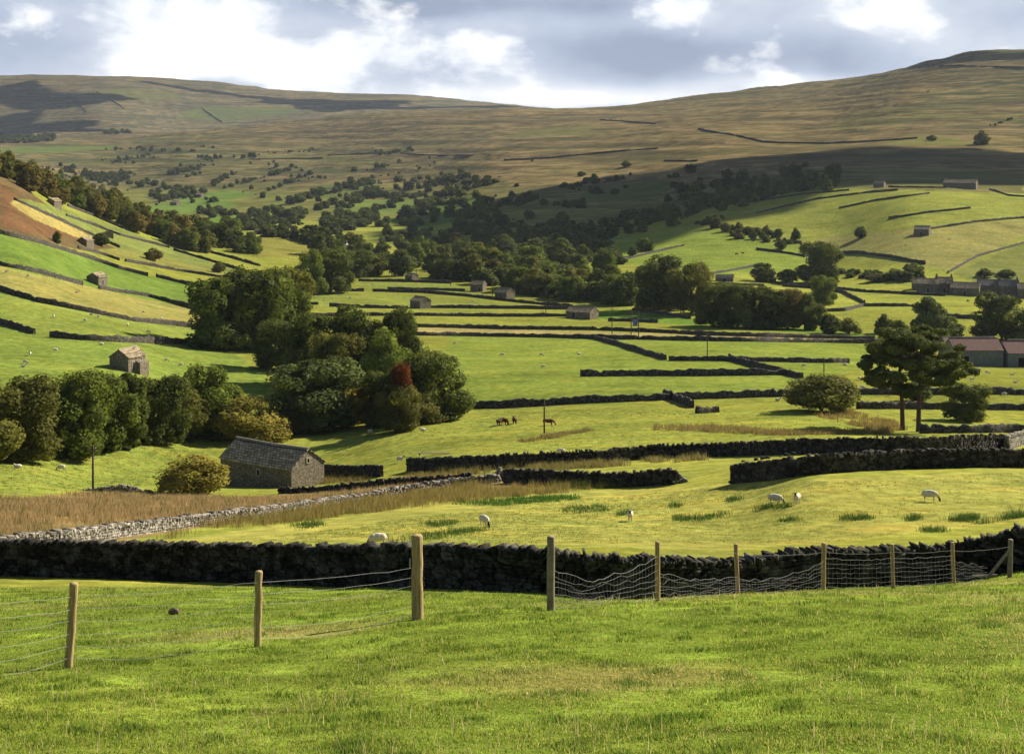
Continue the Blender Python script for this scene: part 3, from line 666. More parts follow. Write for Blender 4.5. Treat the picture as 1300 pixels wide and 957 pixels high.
wall([(1020,327),(1040,322)], 'tiny wall piece left of the shadowed hollow', 1.3)

# ---------------------------------------------------------------- trees
def crown(seed, leaves, size, kind='round'):
    """unit crown: about 1 m wide, 1 m tall, standing on z=0"""
    r = np.random.default_rng(seed); lob = []
    if kind == 'round':
        n = 15
        for i in range(n):
            a = r.uniform(0, 6.283); hgt = r.uniform(.14, .84); rad = (1-((hgt-.42)/.62)**2)**.5*.36*r.uniform(.5, 1.05)
            lob.append((rad*math.cos(a), rad*math.sin(a), hgt, r.uniform(.12, .21)))
        lob.append((0, 0, .5, .30)); lob.append((r.uniform(-.08, .08), 0, .83, .15))
        for i in range(7):
            a = i*.9+r.uniform(-.3, .3); lob.append((.25*math.cos(a), .25*math.sin(a), r.uniform(.10, .2), r.uniform(.10, .15)))
    elif kind == 'tall':
        for i in range(14):
            f = i/13; a = i*2.4; rad = .26*math.sin(math.pi*(.12+.8*f))**.7
            lob.append((rad*math.cos(a)*r.uniform(.5, 1.1), rad*math.sin(a)*r.uniform(.5, 1.1), .12+.76*f, r.uniform(.12, .19)*(1.1-.45*f)))
        lob.append((0, 0, .45, .25))
    elif kind == 'bush':
        for i in range(15):
            a = r.uniform(0, 6.283); hgt = r.uniform(.12, .66); rad = .33*(1-hgt*.5)*r.uniform(.5, 1.1)
            lob.append((rad*math.cos(a), rad*math.sin(a), hgt, r.uniform(.14, .22)))
        lob.append((0, 0, .42, .36)); lob.append((0, 0, .74, .2))
    elif kind == 'pine':
        for i in range(60):
            a = r.uniform(0, 6.283); hgt = r.uniform(.44, .94); rad = .43*math.sqrt(r.random())*(1.1-1.0*max(0, hgt-.72)*2)
            if hgt < .58: rad = max(rad, .26)
            lob.append((rad*math.cos(a), rad*math.sin(a), hgt, r.uniform(.05, .10)))
    lob = np.array(lob); vol = lob[:, 3]**2; pick = r.choice(len(lob), leaves, p=vol/vol.sum())
    dirs = r.normal(size=(leaves, 3)); dirs /= np.linalg.norm(dirs, axis=1)[:, None]
    flat = np.array([1, 1, .55 if kind == 'pine' else .95])
    # twiggy sub-clumps: cluster the leaves on each lobe
    nc = 14; cl = r.normal(size=(len(lob), nc, 3)); cl /= np.linalg.norm(cl, axis=2)[:, :, None]
    ci = r.integers(0, nc, leaves); tgt = cl[pick, ci]
    dirs = dirs*.62+tgt; dirs /= np.linalg.norm(dirs, axis=1)[:, None]
    rr = lob[pick, 3]*(1-.38*r.random(leaves)**1.6)*(1+.16*np.cos(ci*2.1))
    P = lob[pick, :3]+dirs*rr[:, None]*flat
    keep = np.ones(leaves, bool)
    for l in lob:
        keep &= ~((np.linalg.norm((P-l[:3])/flat, axis=1) < l[3]*.62) & (r.random(leaves) < .85))
    keep &= P[:, 2] > (.01 if kind == 'bush' else .03)
    P = P[keep]; dirs = dirs[keep]; pk = pick[keep]; ck = ci[keep]; n = len(P)
    nrm = dirs+r.normal(0, .55, (n, 3)); nrm[:, 2] += .25; nrm /= np.linalg.norm(nrm, axis=1)[:, None]
    t = np.cross(nrm, r.normal(size=(n, 3))); t /= np.linalg.norm(t, axis=1)[:, None]; b = np.cross(nrm, t)
    s = size*r.uniform(.6, 1.35, n)[:, None]
    V = np.stack([P-t*s*.5-b*s*.32, P+t*s*.45-b*s*.45, P+t*s*.55+b*s*.35, P-t*s*.42+b*s*.5], 1).reshape(-1, 3)
    F = np.arange(n*4).reshape(n, 4)
    lr = r.random(len(lob)); cr = r.random((len(lob), nc))
    c0 = np.clip(.45*lr[pk]+.25*cr[pk, ck]+.3*r.random(n), 0, 1); c1 = np.clip(.5*cr[pk, ck]+.5*r.random(n), 0, 1)
    cc = np.stack([c0, c1, c0], 1)
    return V, F, np.repeat(cc, 4, 0)
def branches(seed, kind, w=1.0):
    r = random.Random(seed); m = MB()
    if kind == 'bush':
        for k in range(5):
            a = k*1.26; m.tube([(0, 0, -.03), (.10*math.cos(a), .10*math.sin(a), .2), (.24*math.cos(a), .24*math.sin(a), .5)], [.016, .011, .004], 5)
    else:
        hgt = .62 if kind != 'tall' else .8
        m.tube([(0, 0, -.04), (.006, 0, .03), (.01, .01, .2), (0, .015, .4), (.01, 0, hgt)], [.036, .026, .020, .015, .006], 7)
        for k in range(9):
            a = k*2.4+r.uniform(-.3, .3); z = .18+.05*k*(1 if kind != 'tall' else 1.2); l = r.uniform(.2, .34)
            m.tube([(0, 0, z), (l*.5*math.cos(a), l*.5*math.sin(a), z+l*.4), (l*math.cos(a), l*math.sin(a), z+l*.75)], [.011, .008, .003], 5)
    return m
CR = {}
def proto(key, kind, seed, leaves, size):
    V, F, c = crown(seed, leaves, size, kind)
    CR[key] = (np_mesh('crown_'+kind, V, F, c), branches(seed, kind).mesh('trunk_'+kind), V, F, c)
for i in range(4): proto('R%d' % i, 'round', 10+i, 30000, .022)
for i in range(2): proto('T%d' % i, 'tall', 20+i, 24000, .023)
for i in range(3): proto('B%d' % i, 'bush', 30+i, 24000, .023)
for i in range(4): proto('r%d' % i, 'round', 40+i, 5200, .050)
for i in range(2): proto('b%d' % i, 'bush', 50+i, 4200, .052)
for k in CR: 
    CR[k][0].materials.append(MT['lf_green']); CR[k][1].materials.append(MT['bark'])
def one_mesh_tree(key):
    cm, tm, V, F, c = CR[key]
    tv = np.array([v.co for v in tm.vertices]); tf = [list(p.vertices) for p in tm.polygons]; tf = [f for f in tf if len(f) == 4]
    me = np_mesh('tree_'+key, np.concatenate([V, tv]), np.concatenate([F, np.array(tf)+len(V)]), np.concatenate([c, np.full((len(tv), 3), .2)]), [0]*len(F)+[1]*len(tf))
    me.materials.append(MT['lf_green']); me.materials.append(MT['bark']); return me
SM = {k: one_mesh_tree(k) for k in CR if k[0] in 'rb'}
treeR = random.Random(5)
def set_mat(o, m):
    o.material_slots[0].link = 'OBJECT'; o.material_slots[0].material = MT['lf_'+m]
ntree = 0
def tree(pos, h, w, key, mat, label, name='tree', cat='tree', group=None, small=False, depthw=None):
    global ntree; ntree += 1
    rz = treeR.uniform(0, 6.28)
    if small:
        o = bpy.data.objects.new(name, SM[key]); COL.objects.link(o)
        o.location = (pos.x, pos.y, pos.z-.02*h); o.rotation_euler = (0, 0, rz); o.scale = (w, w, h); set_mat(o, mat)
        return tag(o, label, cat, group)
    root = empty(name, pos, rz); 
    c = bpy.data.objects.new('crown', CR[key][0]); COL.objects.link(c); c.parent = root; c.scale = (w, w, h); set_mat(c, mat)
    t = bpy.data.objects.new('trunk', CR[key][1]); COL.objects.link(t); t.parent = root; t.scale = (h, h, h)
    return tag(root, label, cat, group)
def ptree(px, base, top, wpx, key, mat, label, name='broadleaf_tree', cat='tree', group=None, small=False, d=None):
    if group == 'trees of the belt along the stream' and base > 520: wpx *= 1.28; top += 4
    p = hit(px, base) if d is None else at(px, d)
    k = p.y/FPX; tp = base if d is None else HY-p.z/p.y*FPX
    return tree(p, (tp-top)*k*1.04, wpx*k*1.2, key, mat, label, name, cat, group, small)
G1 = 'trees of the belt along the stream'
for a in [
 (-45,590,470,90,'R2','olive','tree on the left picture edge at the near end of the stream belt'),
 (28,583,476,84,'R0','olive','grey olive broad tree, leftmost full tree of the belt along the stream'),
 (92,577,470,80,'R1','green','wide fresh green tree second from the left in the belt'),
 (128,571,472,62,'R3','green','green tree in front and just left of the lone gabled barn'),
 (163,566,468,58,'T0','dark','dark upright tree directly in front of the lone gabled barn'),
 (205,562,474,58,'R2','dark','dark tree right of the lone gabled barn, shaded side towards us'),
 (238,557,487,46,'B0','olive','smaller olive tree between the dark tree and the bright light green one'),
 (266,553,462,62,'R1','green','light green tree with the tallest pointed crown above the golden bush'),
 (318,557,497,74,'B1','gold','golden yellow rounded tree just above the roof of the big barn'),
 (354,553,514,46,'B2','autumn','brownish low bush right of the golden tree'),
 (290,553,500,38,'B0','olive','small olive bush squeezed left of the golden tree'),
 (398,546,455,98,'R3','silver','large grey green tree, biggest crown in the front of the clump'),
 (441,541,474,44,'T1','gold','slim golden brown tree beside the large grey green one'),
 (470,540,483,44,'T0','autumn','rusty brown upright tree, right of the slim golden brown one'),
 (505,537,462,62,'R0','dark','dark tree behind the small red one'),
 (548,533,444,70,'R2','dark','dark broad tree at the right end of the clump, beside the long wall'),
 (528,538,490,50,'B1','olive','low olive tree at the foot of the right end of the clump'),
 (455,490,394,92,'R1','dark','tall dark tree at the top of the middle clump'),
 (503,488,396,64,'R3','dark','dark tree forming the right shoulder of the middle clump'),
 (398,488,400,80,'R0','dark','very dark tree in the middle clump behind the grey green one'),
 (428,500,424,66,'R2','olive','olive brown tree in the centre of the middle clump'),
 (492,505,424,74,'R1','green','sunlit green tree in the centre of the middle clump'),
 (355,470,408,70,'R3','dark','dark tree linking the middle clump with the big hillside trees'),
 (283,443,354,92,'R0','green','huge tree at the left end of the group below the hillside fields'),
 (318,442,343,104,'R2','dark','huge dark tree in the middle of the group below the hillside fields'),
 (352,443,348,92,'R1','green','huge green tree at the right of the group below the hillside fields'),
 (366,430,340,60,'R0','olive','tall narrow olive tree behind the group below the hillside fields'),
 (340,400,338,34,'B0','autumn','reddish brown tree top peeping over the huge hillside trees'),
 ]:
    ptree(*a, group=G1)
# the small red tree stands in front of the dark one
ptree(509,541,463,25,'R2','red','small bright red rowan glowing in the dark clump',name='rowan_tree',d=250)
ptree(507,541,489,44,'R3','olive','rounded olive tree hiding the foot of the red rowan',name='broadleaf_tree',cat='tree',group=G1,d=247.5)
for a in [
 (392,374,320,42,'R1','green','left crown of the round tree group right of the hillside fields'),
 (420,372,317,58,'R0','dark','broad crown in the middle of the round tree group'),
 (404,373,336,26,'B1','green','small bushy tree in front of the round tree group'),
 (452,352,318,46,'R2','dark','tree right behind the round tree group'),
 (470,350,324,34,'R3','olive','olive tree at the left end of the valley wood edge'),
 (836,394,325,72,'R0','dark','tall dark tree standing out of the right end of the valley wood'),
 (878,398,336,58,'R3','olive','olive tree right of the tall dark one on the valley floor'),
 (905,414,362,50,'R1','dark','dark tree, leftmost of the compact row on the valley floor'),
 (936,416,361,58,'R2','dark','second dark crown of the compact row on the valley floor'),
 (968,417,364,56,'R0','dark','third dark crown of the compact row on the valley floor'),
 (1000,418,368,50,'R3','autumn','crown with brown tinted top in the compact row'),
 (1022,419,371,44,'R1','green','rightmost green crown of the compact row'),
 (1053,424,396,32,'B0','dark','rounded dark bush right of the compact row'),
 (1077,424,402,30,'B1','olive','olive bush at the right end of the compact row'),
 (1040,360,308,54,'R2','dark','big black green tree between lit fields and village'),
 (1045,387,350,34,'R0','green','smaller rounded tree directly below the big black green one'),
 (1272,432,374,74,'R1','dark','big dark round tree behind the farm sheds on the right'),
 (1180,438,376,66,'T1','silver','loose grey green tree rising behind the pines'),
 (1122,424,398,26,'T0','dark','slim dark tree left of the grey green tree behind the pines'),
 (1140,430,404,30,'B2','dark','low dark tree left of the grey green tree behind the pines'),
 (1205,432,400,40,'B1','green','green bush at the right foot of the grey green tree'),
 (1225,534,488,60,'R2','dark','spreading dark tree just right of the pines'),
 (1165,510,482,44,'B0','dark','low dark bush between the pine trunks'),
 (1043,522,472,98,'B2','olive','broad dome shaped hawthorn standing alone left of the pines'),
 (242,627,575,94,'B1','gold','yellow green dome shaped bush beside the big barn'),
 (711,327,303,22,'R1','green','left of the two lone trees in the lit field'),
 (819,319,302,24,'R0','green','right of the two lone trees in the lit field, the larger one'),
 (803,325,312,12,'B0','dark','small bush at the foot of the larger lone tree in the lit field'),
 (780,333,318,14,'B1','olive','tiny rounded tree at the lower edge of the lit field'),
 (972,358,334,30,'R3','dark','dark round tree at the left end of the hedge line'),
 (1000,359,340,30,'B2','dark','low dark tree between the round one and the big black green one'),
 (1112,358,346,30,'B0','olive','low olive tree left of the village'),
 (1135,356,340,26,'B1','green','bushy tree close left of the village roofs'),
 (1160,352,334,26,'R0','green','fresh green tree behind the left end of the village'),
 (1150,357,344,24,'R2','dark','dark tree at the left end of the village'),
 (1250,352,340,22,'B1','dark','left bush behind the village roofs'),
 (1278,352,341,26,'B2','dark','right bush behind the village roofs'),
 (128,312,294,26,'B0','dark','dark bush between the two highest hillside barns'),
 (72,309,293,12,'T0','dark','small dark tree left of the dark gabled hillside barn'),
 (195,331,314,24,'B1','autumn','brown bush on the hillside strip below the wood'),
 (278,346,332,18,'B2','olive','scrubby bush above the huge hillside trees'),
 (1010,306,288,12,'B1','dark','small bush above the shadowed hollow'),
 (1093,302,286,18,'B0','dark','dark thorn bush beside the small field barn'),
 (1245,184,166,20,'R1','dark','lone dark tree high on the moor at the right'),
 (1183,179,171,14,'B1','dark','lone bush on the level moor wall'),
 (738,224,217,13,'B0','dark','left of three lone trees at the moor edge'),
 (795,212,203,13,'B1','dark','middle one of three lone trees at the moor edge'),
 (877,220,208,15,'R0','dark','right of three lone trees at the moor edge, in front of the shadow'),
 ]:
    small = (a[1]-a[2]) < 34
    key = a[4]
    if small: key = {'R': 'r', 'T': 'r', 'B': 'b'}[key[0]]+str(int(key[1]) % (2 if key[0] == 'B' else 4))
    ptree(a[0], a[1], a[2], a[3], key, a[5], a[6], small=small, cat='bush' if 'bush' in a[6] else 'tree', name='bush' if 'bush' in a[6] else 'broadleaf_tree', group='separate trees and bushes')
# woods: crowns packed together
def pip(x, y, poly):
    c = False; j = len(poly)-1
    for i in range(len(poly)):
        if (poly[i][1] > y) != (poly[j][1] > y) and x < (poly[j][0]-poly[i][0])*(y-poly[i][1])/(poly[j][1]-poly[i][1])+poly[i][0]: c = not c
        j = i
    return c
def wood(poly, n, hm, label, group, mats, seed=1, wr=(1.0, 1.5), sp=1.0, dmin=0):
    r = random.Random(seed); xs = [p[0] for p in poly]; ys = [p[1] for p in poly]; pts = []; tries = 0; minp = sp*math.sqrt((max(xs)-min(xs))*(max(ys)-min(ys))/n)*.45
    while len(pts) < n and tries < 9000:
        tries += 1; x = r.uniform(min(xs), max(xs)); y = r.uniform(min(ys), max(ys))
        if not pip(x, y, poly): continue
        if any(abs(x-a) < minp and abs(y-b) < minp*.5 for a, b in pts): continue
        pts.append((x, y))
    out = []; ys_ = sorted(q_[1] for q_ in pts); ymed = ys_[len(ys_)//2]
    lo, hi_ = min(q_[0] for q_ in pts), max(q_[0] for q_ in pts)
    names = {'green': 'fresh green', 'dark': 'dark green', 'olive': 'olive', 'autumn': 'rusty brown'}
    for x, y in pts:
        p = hit(x, y, dmin); h = hm*r.uniform(.7, 1.2); mt = r.choice(mats); s_ = h*r.uniform(*wr)
        th = ('left end', 'middle', 'right end')[min(2, int(3*(x-lo)/(hi_-lo+1e-6)))]
        out.append(tree(p, h, s_, r.choice(['r0', 'r1', 'r2', 'r3', 'b0']), mt, '%s tree, %s row, %s of %s' % (names[mt], 'front' if y > ymed else 'back', th, label), 'wood_tree', 'tree', group, True))
    return out
wood([(-30,222),(0,224),(40,245),(85,262),(150,286),(215,312),(262,325),(262,300),(225,285),(170,262),(110,232),(60,214),(0,198),(-30,185)], 88, 12, 'the wood on the left hillside', 'trees of the hillside wood', ['autumn', 'autumn', 'olive', 'olive', 'green'], 3)
wood([(250,312),(325,327),(300,300),(262,290)], 12, 13, 'the clump below the hillside wood', 'trees at the tip of the hillside wood', ['green', 'dark', 'olive'], 4)
wood([(548,354),(600,360),(700,382),(800,390),(800,366),(770,348),(700,338),(560,330),(480,332),(480,350)], 46, 13, 'the sunlit valley wood', 'trees of the valley wood edge', ['green', 'green', 'olive', 'dark', 'olive'], 5)
wood([(380,318),(440,318),(560,308),(700,316),(790,346),(700,336),(560,328),(440,336)], 26, 13, 'the deeper valley wood', 'trees of the deep valley wood', ['dark', 'dark', 'green', 'olive'], 6)
wood([(500,285),(560,270),(640,268),(760,288),(850,270),(880,240),(930,222),(1065,226),(1070,243),(960,250),(905,272),(860,292),(760,305),(690,318),(560,304),(490,300)], 62, 12, 'the cloud shaded gully wood', 'trees of the shaded gully wood', ['dark', 'dark', 'dark', 'green'], 7)
wood([(905,276),(1010,300),(1030,318),(975,318),(930,300),(890,285)], 10, 7, 'the hollow left of the knoll', 'trees of the rough hollow', ['olive', 'dark', 'autumn'], 12)
# scattered trees further off: too many to tell apart
def scrub(polys, name, label, seed):
    r = random.Random(seed); Vs = []; Fs = []; Cs = []; o = 0
    for poly, n, hm, dm in polys:
        xs = [p[0] for p in poly]; ys = [p[1] for p in poly]; k = 0; left = 0
        while k < n:
            if left <= 0:
                cx_, cy_ = r.uniform(min(xs), max(xs)), r.uniform(min(ys), max(ys)); left = int(r.choice([1, 2, 5, 12, 22, 34])); dx_ = r.uniform(12, 60) if left > 2 else 4; sl_ = r.uniform(-.55, .15); tries_ = 0
            t_ = r.gauss(0, .5); x = cx_+t_*dx_; y = cy_+t_*dx_*sl_+r.gauss(0, 1.2); left -= 1
            if not pip(x, y, poly): continue
            k += 1; p = hit(x, y, dm); h = hm*(.25+.75*r.random()**1.3); w = h*r.uniform(.9, 1.7)
            V, F, c = FAR[r.randrange(3)]
            Vs.append(V*np.array([w, w, h])+np.array([p.x, p.y, p.z-.3])); Fs.append(F+o); Cs.append(c*r.uniform(.6, 1.1)); o += len(V)
    ob = obj(name, np_mesh(name, np.concatenate(Vs), np.concatenate(Fs), np.concatenate(Cs)), MT['lf_dark'])
    return tag(ob, label, 'trees', None, 'stuff')
FAR = [crown(60+i, 700, .13, ('round', 'bush', 'round')[i]) for i in range(3)]
scrub([([(330,250),(420,240),(470,222),(560,215),(640,240),(700,262),(640,268),(560,268),(480,290),(400,312),(330,300),(300,292),(320,270)], 420, 12, 0),
       ([(150,190),(260,182),(330,200),(420,225),(330,250),(250,232),(180,215),(130,205),(60,196),(90,190)], 260, 9, 0),
       ([(60,205),(180,222),(260,245),(200,262),(140,240)], 150, 11, 1200),
       ([(240,268),(330,262),(420,300),(330,298),(300,288)], 50, 9, 1000),
       ([(430,195),(520,190),(600,215),(560,235),(440,225)], 50, 10, 0),
       ([(650,235),(780,222),(900,225),(930,215),(1060,205),(1060,222),(930,240),(850,262),(700,268)], 140, 8, 0),
       ([(250,205),(400,175),(700,190),(650,230),(430,190)], 35, 5, 0),
       ([(1050,105),(1300,120),(1300,170),(1050,160)], 12, 5, 0), ([(60,212),(180,228),(262,252),(330,275),(420,300),(330,296),(250,268),(150,240)], 260, 9, 0),
       ([(410,262),(470,225),(560,215),(660,238),(700,262),(560,264),(470,292)], 260, 10, 0)], 'slope_trees', 'scattered dark trees and scrub on the slopes up the dale', 8)
scrub([([(-40,576),(130,560),(380,540),(380,552),(240,562),(130,574),(-40,592)], 260, 3.2, 0), ([(380,535),(590,522),(596,532),(480,546),(380,552)], 130, 3.0, 0)], 'undergrowth', 'low dark undergrowth at the foot of the stream trees', 14)
scrub([([(0,212),(85,250),(215,295),(265,318),(262,300),(225,285),(170,262),(110,232),(60,214),(0,198)], 260, 6, 0), ([(480,334),(560,334),(700,345),(800,370),(800,388),(700,380),(548,352)], 420, 9, 0), ([(400,318),(560,290),(700,300),(760,292),(790,340),(700,334),(560,326)], 420, 9, 0), ([(560,272),(760,288),(880,245),(1060,232),(1060,240),(900,272),(700,310),(560,300)], 420, 8, 0), ([(905,276),(1010,300),(1030,318),(975,318),(930,300),(880,285)], 90, 4.5, 0), ([(1060,345),(1180,352),(1180,358),(1060,358)], 60, 4, 0), ([(1160,377),(1230,379),(1330,384),(1330,388),(1160,381)], 34, 2.2, 0)], 'wood_understorey', 'low growth and small trees filling the woods', 15)
scrub([([(-20,172),(70,172),(70,181),(-20,184)], 190, 16, 3800), ([(130,167),(165,167),(165,171),(130,171)], 25, 14, 3800)], 'conifer_plantation', 'dark conifer plantation below the far fell at the left', 9)

# the pines
def pine_tree(px, base, top, wpx, seed, label, lean):
    p = hit(px, base); k = p.y/FPX; h = (base-top)*k; w = wpx*k
    root = tag(empty('pine_tree', p), label, 'tree', 'the two tall pines')
    r = random.Random(seed); m = MB()
    m.tube([(0,0,-.4),(0,0,.3),(.1*lean,0,h*.3),(.5*lean,0,h*.6),(.3*lean,.2,h*.93)], [.50,.40,.33,.24,.07], 9)
    m.build('trunk', MT['pinebark'], root, True)
    b = MB()
    for i in range(22):
        a = r.uniform(0, 6.28); z = h*r.uniform(.34, .88); l = w*r.uniform(.22, .48)
        b.tube([(.3*lean*z/h,0,z),(l*.5*math.cos(a),l*.5*math.sin(a),z+l*.12),(l*math.cos(a),l*math.sin(a),z+l*r.uniform(-.05,.3))],[.13,.08,.03],5)
    b.build('branches', MT['pinebark'], root)
    V, F, c = crown(seed, 42000, .014, 'pine')
    V = V*np.array([w*1.15, w*1.15, h]); c_ = obj('crown', np_mesh('pine_crown', V, F, c), MT['lf_pine'], root)
    return root
pine_tree(1146, 546, 426, 94, 3, 'slender pine, left one of the two flat topped pines', -1)
pine_tree(1166, 548, 415, 124, 5, 'thick pine with the widest flat top, right one of the two pines', 1)
# ---------------------------------------------------------------- buildings
def barn(px, py, yaw, Lh, Wd, eave, ridge, label, corner=(1, -1), name='field_barn', group='stone field barns', openings=(), roofm='roof', wallm='barn', d=None, cat='barn', chimneys=0, over=.25, detail=True):
    P = hit(px, py) if d is None else at(px, d)
    a = R(yaw); ca, sa = math.cos(a), math.sin(a)
    lx, ly = corner[0]*Lh/2, corner[1]*Wd/2
    loc = (P.x-(lx*ca-ly*sa), P.y-(lx*sa+ly*ca), P.z)
    root = tag(empty(name, loc, a), label, cat, group)
    b = MB(); X, Yw = Lh/2, Wd/2; f = -3.0
    rp = eave+(ridge-eave)
    V = [(-X,-Yw,f),(X,-Yw,f),(X,Yw,f),(-X,Yw,f),(-X,-Yw,eave),(X,-Yw,eave),(X,Yw,eave),(-X,Yw,eave),(-X,0,rp),(X,0,rp)]
    b.add(V, [(0,1,5,4),(2,3,7,6),(1,2,6,9,5),(3,0,4,8,7),(4,5,9,8),(6,7,8,9)])
    b.build('wall', MT[wallm], root)
    t = .16; r = MB(); sl2 = math.hypot(Yw, ridge-eave); n = Vector((0, -(ridge-eave), Yw)).normalized()
    xs = X+over*.6; rr = random.Random(int(px*7+py))
    for s in (-1, 1):
        rows_ = 9 if detail else 1
        ey = Yw+over; ez = eave-over*(ridge-eave)/Yw
        segs = 14 if detail else 1
        for i in range(rows_):
            f0, f1 = i/rows_, (i+1)/rows_+.012
            for j in range(segs):
                x0, x1 = -xs+2*xs*j/segs, -xs+2*xs*(j+1)/segs
                o1 = rr.uniform(0, .035) if detail else 0
                sagz = -.10*math.sin(math.pi*(j+.5)/segs) if detail else 0
                def pt(x, ff, up):
                    return (x, s*(ey*(1-ff)), ez+(ridge-ez)*ff+up+sagz+.03)
                th = t+o1
                lo = .05
                q0 = [pt(x0, f0, 0), pt(x1, f0, 0), pt(x1, f1, -.02), pt(x0, f1, -.02)]
                q1 = [pt(x0, f0, th), pt(x1, f0, th), pt(x1, f1, lo), pt(x0, f1, lo)]
                F = [(4,5,6,7),(3,2,1,0),(0,1,5,4),(1,2,6,5),(2,3,7,6),(3,0,4,7)]
                r.add(q0+q1, F)
    ro = r.build('roof', MT[roofm], root)
    rd = MB(); rd.tube([(-xs, 0, ridge+.12), (0, 0, ridge+.10-(.10 if detail else 0)), (xs, 0, ridge+.12)], .15, 6); rd.build('ridge_cap', MT['trim' if roofm == 'roof' else roofm], ro)
    for k in range(chimneys):
        cx = (-X+.6, X-.6, 0)[k]; c = MB(); c.box((cx, 0, ridge+.5), (.7, .9, 1.6)); c.tube([(cx-.15, 0, ridge+1.25), (cx-.15, 0, ridge+1.65)], .12, 8); c.tube([(cx+.15, .2, ridge+1.25), (cx+.15, .2, ridge+1.6)], .12, 8)
        c.build('chimney', MT['barn'], ro)
    for kind, face, u, z, w, h in openings:
        # face: 'f' long side -y, 'b' long side +y, 'r' gable +x, 'l' gable -x ; u along the face, z = bottom of the opening
        def put(mb, du, dz, ww, hh, out, th):
            cz = z+h/2+dz
            if face == 'f': mb.box((u+du, -Yw-out, cz), (ww, th, hh))
            if face == 'b': mb.box((u+du, Yw+out, cz), (ww, th, hh))
            if face == 'r': mb.box((X+out, u+du, cz), (th, ww, hh))
            if face == 'l': mb.box((-X-out, u+du, cz), (th, ww, hh))
        fr = MB(); put(fr, 0, h/2+.12, w+.4, .24, .02, .12); put(fr, -(w/2+.09), 0, .18, h, .02, .12); put(fr, w/2+.09, 0, .18, h, .02, .12); put(fr, 0, -(h/2+.07), w+.3, .14, .03, .14)
        o = MB(); put(o, 0, 0, w, h, .003, .02)
        if kind == 'door':
            dd = o.build('door', MT['door'], root); fr.build('door_frame', MT['trim'], dd)
        elif kind == 'window':
            dd = o.build('window', MT['glass'], root); fr.build('window_frame', MT['trim'], dd)
            g = MB(); put(g, 0, 0, .07, h, .012, .03); put(g, 0, 0, w, .07, .018, .03); g.build('glazing_bar', MT['white'], dd)
        else:
            dd = o.build('opening', MT['opening'], root); fr.build('stone_surround', MT['trim'], dd)
    return root
barn(370, 619, -36, 14, 6.4, 2.5, 4.7, 'large dark stone barn with a slab roof in the brown rushes, nearest barn of all',
     openings=[('opening','f',.6,.9,.45,.7),('opening','r',0,2.9,.4,.5)])
b2 = barn(163, 473, -108, 6.6, 4.7, 3.2, 4.8, 'lone gabled stone barn standing behind the left end of the stream trees', corner=(1, 1),
     openings=[('door','b',1.4,.1,.9,1.9),('opening','b',-1.6,2.0,.5,.6),('opening','r',0,3.0,.4,.5)])
ml = MB(); ml.add([(-2.9,2.3,-2),(.6,2.3,-2),(.6,3.5,-2),(-2.9,3.5,-2),(-2.9,2.3,2.3),(.6,2.3,2.3),(.6,3.5,1.7),(-2.9,3.5,1.7)],[(0,1,5,4),(1,2,6,5),(2,3,7,6),(3,0,4,7),(4,5,6,7)]); ml.build('lean_to', MT['barn'], b2)
barn(125, 363, -108, 5.6, 5.0, 3.2, 4.6, 'dark gabled barn between the bright green and straw coloured slopes', corner=(1, 1), openings=[('opening','r',0,2.9,.4,.6),('door','b',0,.1,.9,1.8)])
barn(110, 314, -108, 5.6, 5.0, 3.0, 4.5, 'dark gabled barn with a lit right side at the lower tip of the bracken', corner=(1, 1), openings=[('opening','r',0,.2,1.2,1.9)])
barn(69, 263, -108, 6, 4.8, 3.0, 4.4, 'highest hillside barn, small, at the foot of the autumn wood', corner=(1, 1), openings=[('opening','r',0,2.4,.5,.6)])
barn(134, 300, -60, 5, 4, 1.6, 2.4, 'squat ruined barn on the hillside strip below the wood', openings=[('opening','f',0,.1,1,1.3)])
barn(533, 392, -48, 6.4, 5.8, 3.1, 4.6, 'small two storey barn alone between the valley walls, lit gable to the right', openings=[('door','f',0,.1,1,2),('opening','r',0,2.9,.5,.6)])
barn(597, 370, -20, 6.2, 5.2, 3.2, 4.8, 'left barn of the pair below the wood, pale front', openings=[('door','f',1.5,.1,1,2),('opening','r',0,2.9,.5,.6),('opening','f',-2,2.2,.5,.6)], corner=(-1, -1))
barn(643, 380, -42, 7, 5.6, 2.9, 4.6, 'right barn of the pair below the wood, dark roof', openings=[('door','f',0,.1,1,2),('opening','r',0,2.9,.5,.6)])
barn(523, 358, -42, 5, 4.5, 3.0, 4.2, 'small dark barn close against the wood edge on the valley floor', openings=[('door','f',0,.1,1,2)])
barn(749, 406, -35, 11, 6.4, 2.8, 4.5, 'long dark valley barn with a checkered lit gable, right of the pair', openings=[('door','f',-2,.1,1.4,2.2),('opening','f',2.5,2,.5,.6),('opening','r',-1,1.5,.5,.7),('opening','r',1,2.6,.5,.6)])
barn(331, 298, -30, 8, 6.5, 3.9, 5.8, 'barn on the crest above the round yellow green knoll', openings=[('door','f',0,.1,1.2,2)])
barn(255, 251, -30, 12, 9, 4.5, 7, 'far small pale barn in the pastures up the dale', openings=[('door','f',0,.1,1.2,2)], detail=False)
barn(224, 261, -30, 12, 8, 4.2, 6.5, 'far small grey barn beside the wood, up the dale', openings=[('door','f',0,.1,1.2,2)], detail=False)
barn(437, 322, -25, 12, 7, 4.5, 7, 'white farmhouse half hidden in trees at the head of the valley wood', roofm='slate', wallm='white', cat='house', name='farmhouse', group='houses', chimneys=2, openings=[('window','f',-2,1,1,1.2),('window','f',2,1,1,1.2)])
barn(1122, 238, -30, 8, 6, 3, 5, 'small grey house at the left end of the knoll wall', cat='house', name='stone_house', group='houses', detail=False, openings=[('window','f',-2,1,1,1.2)])
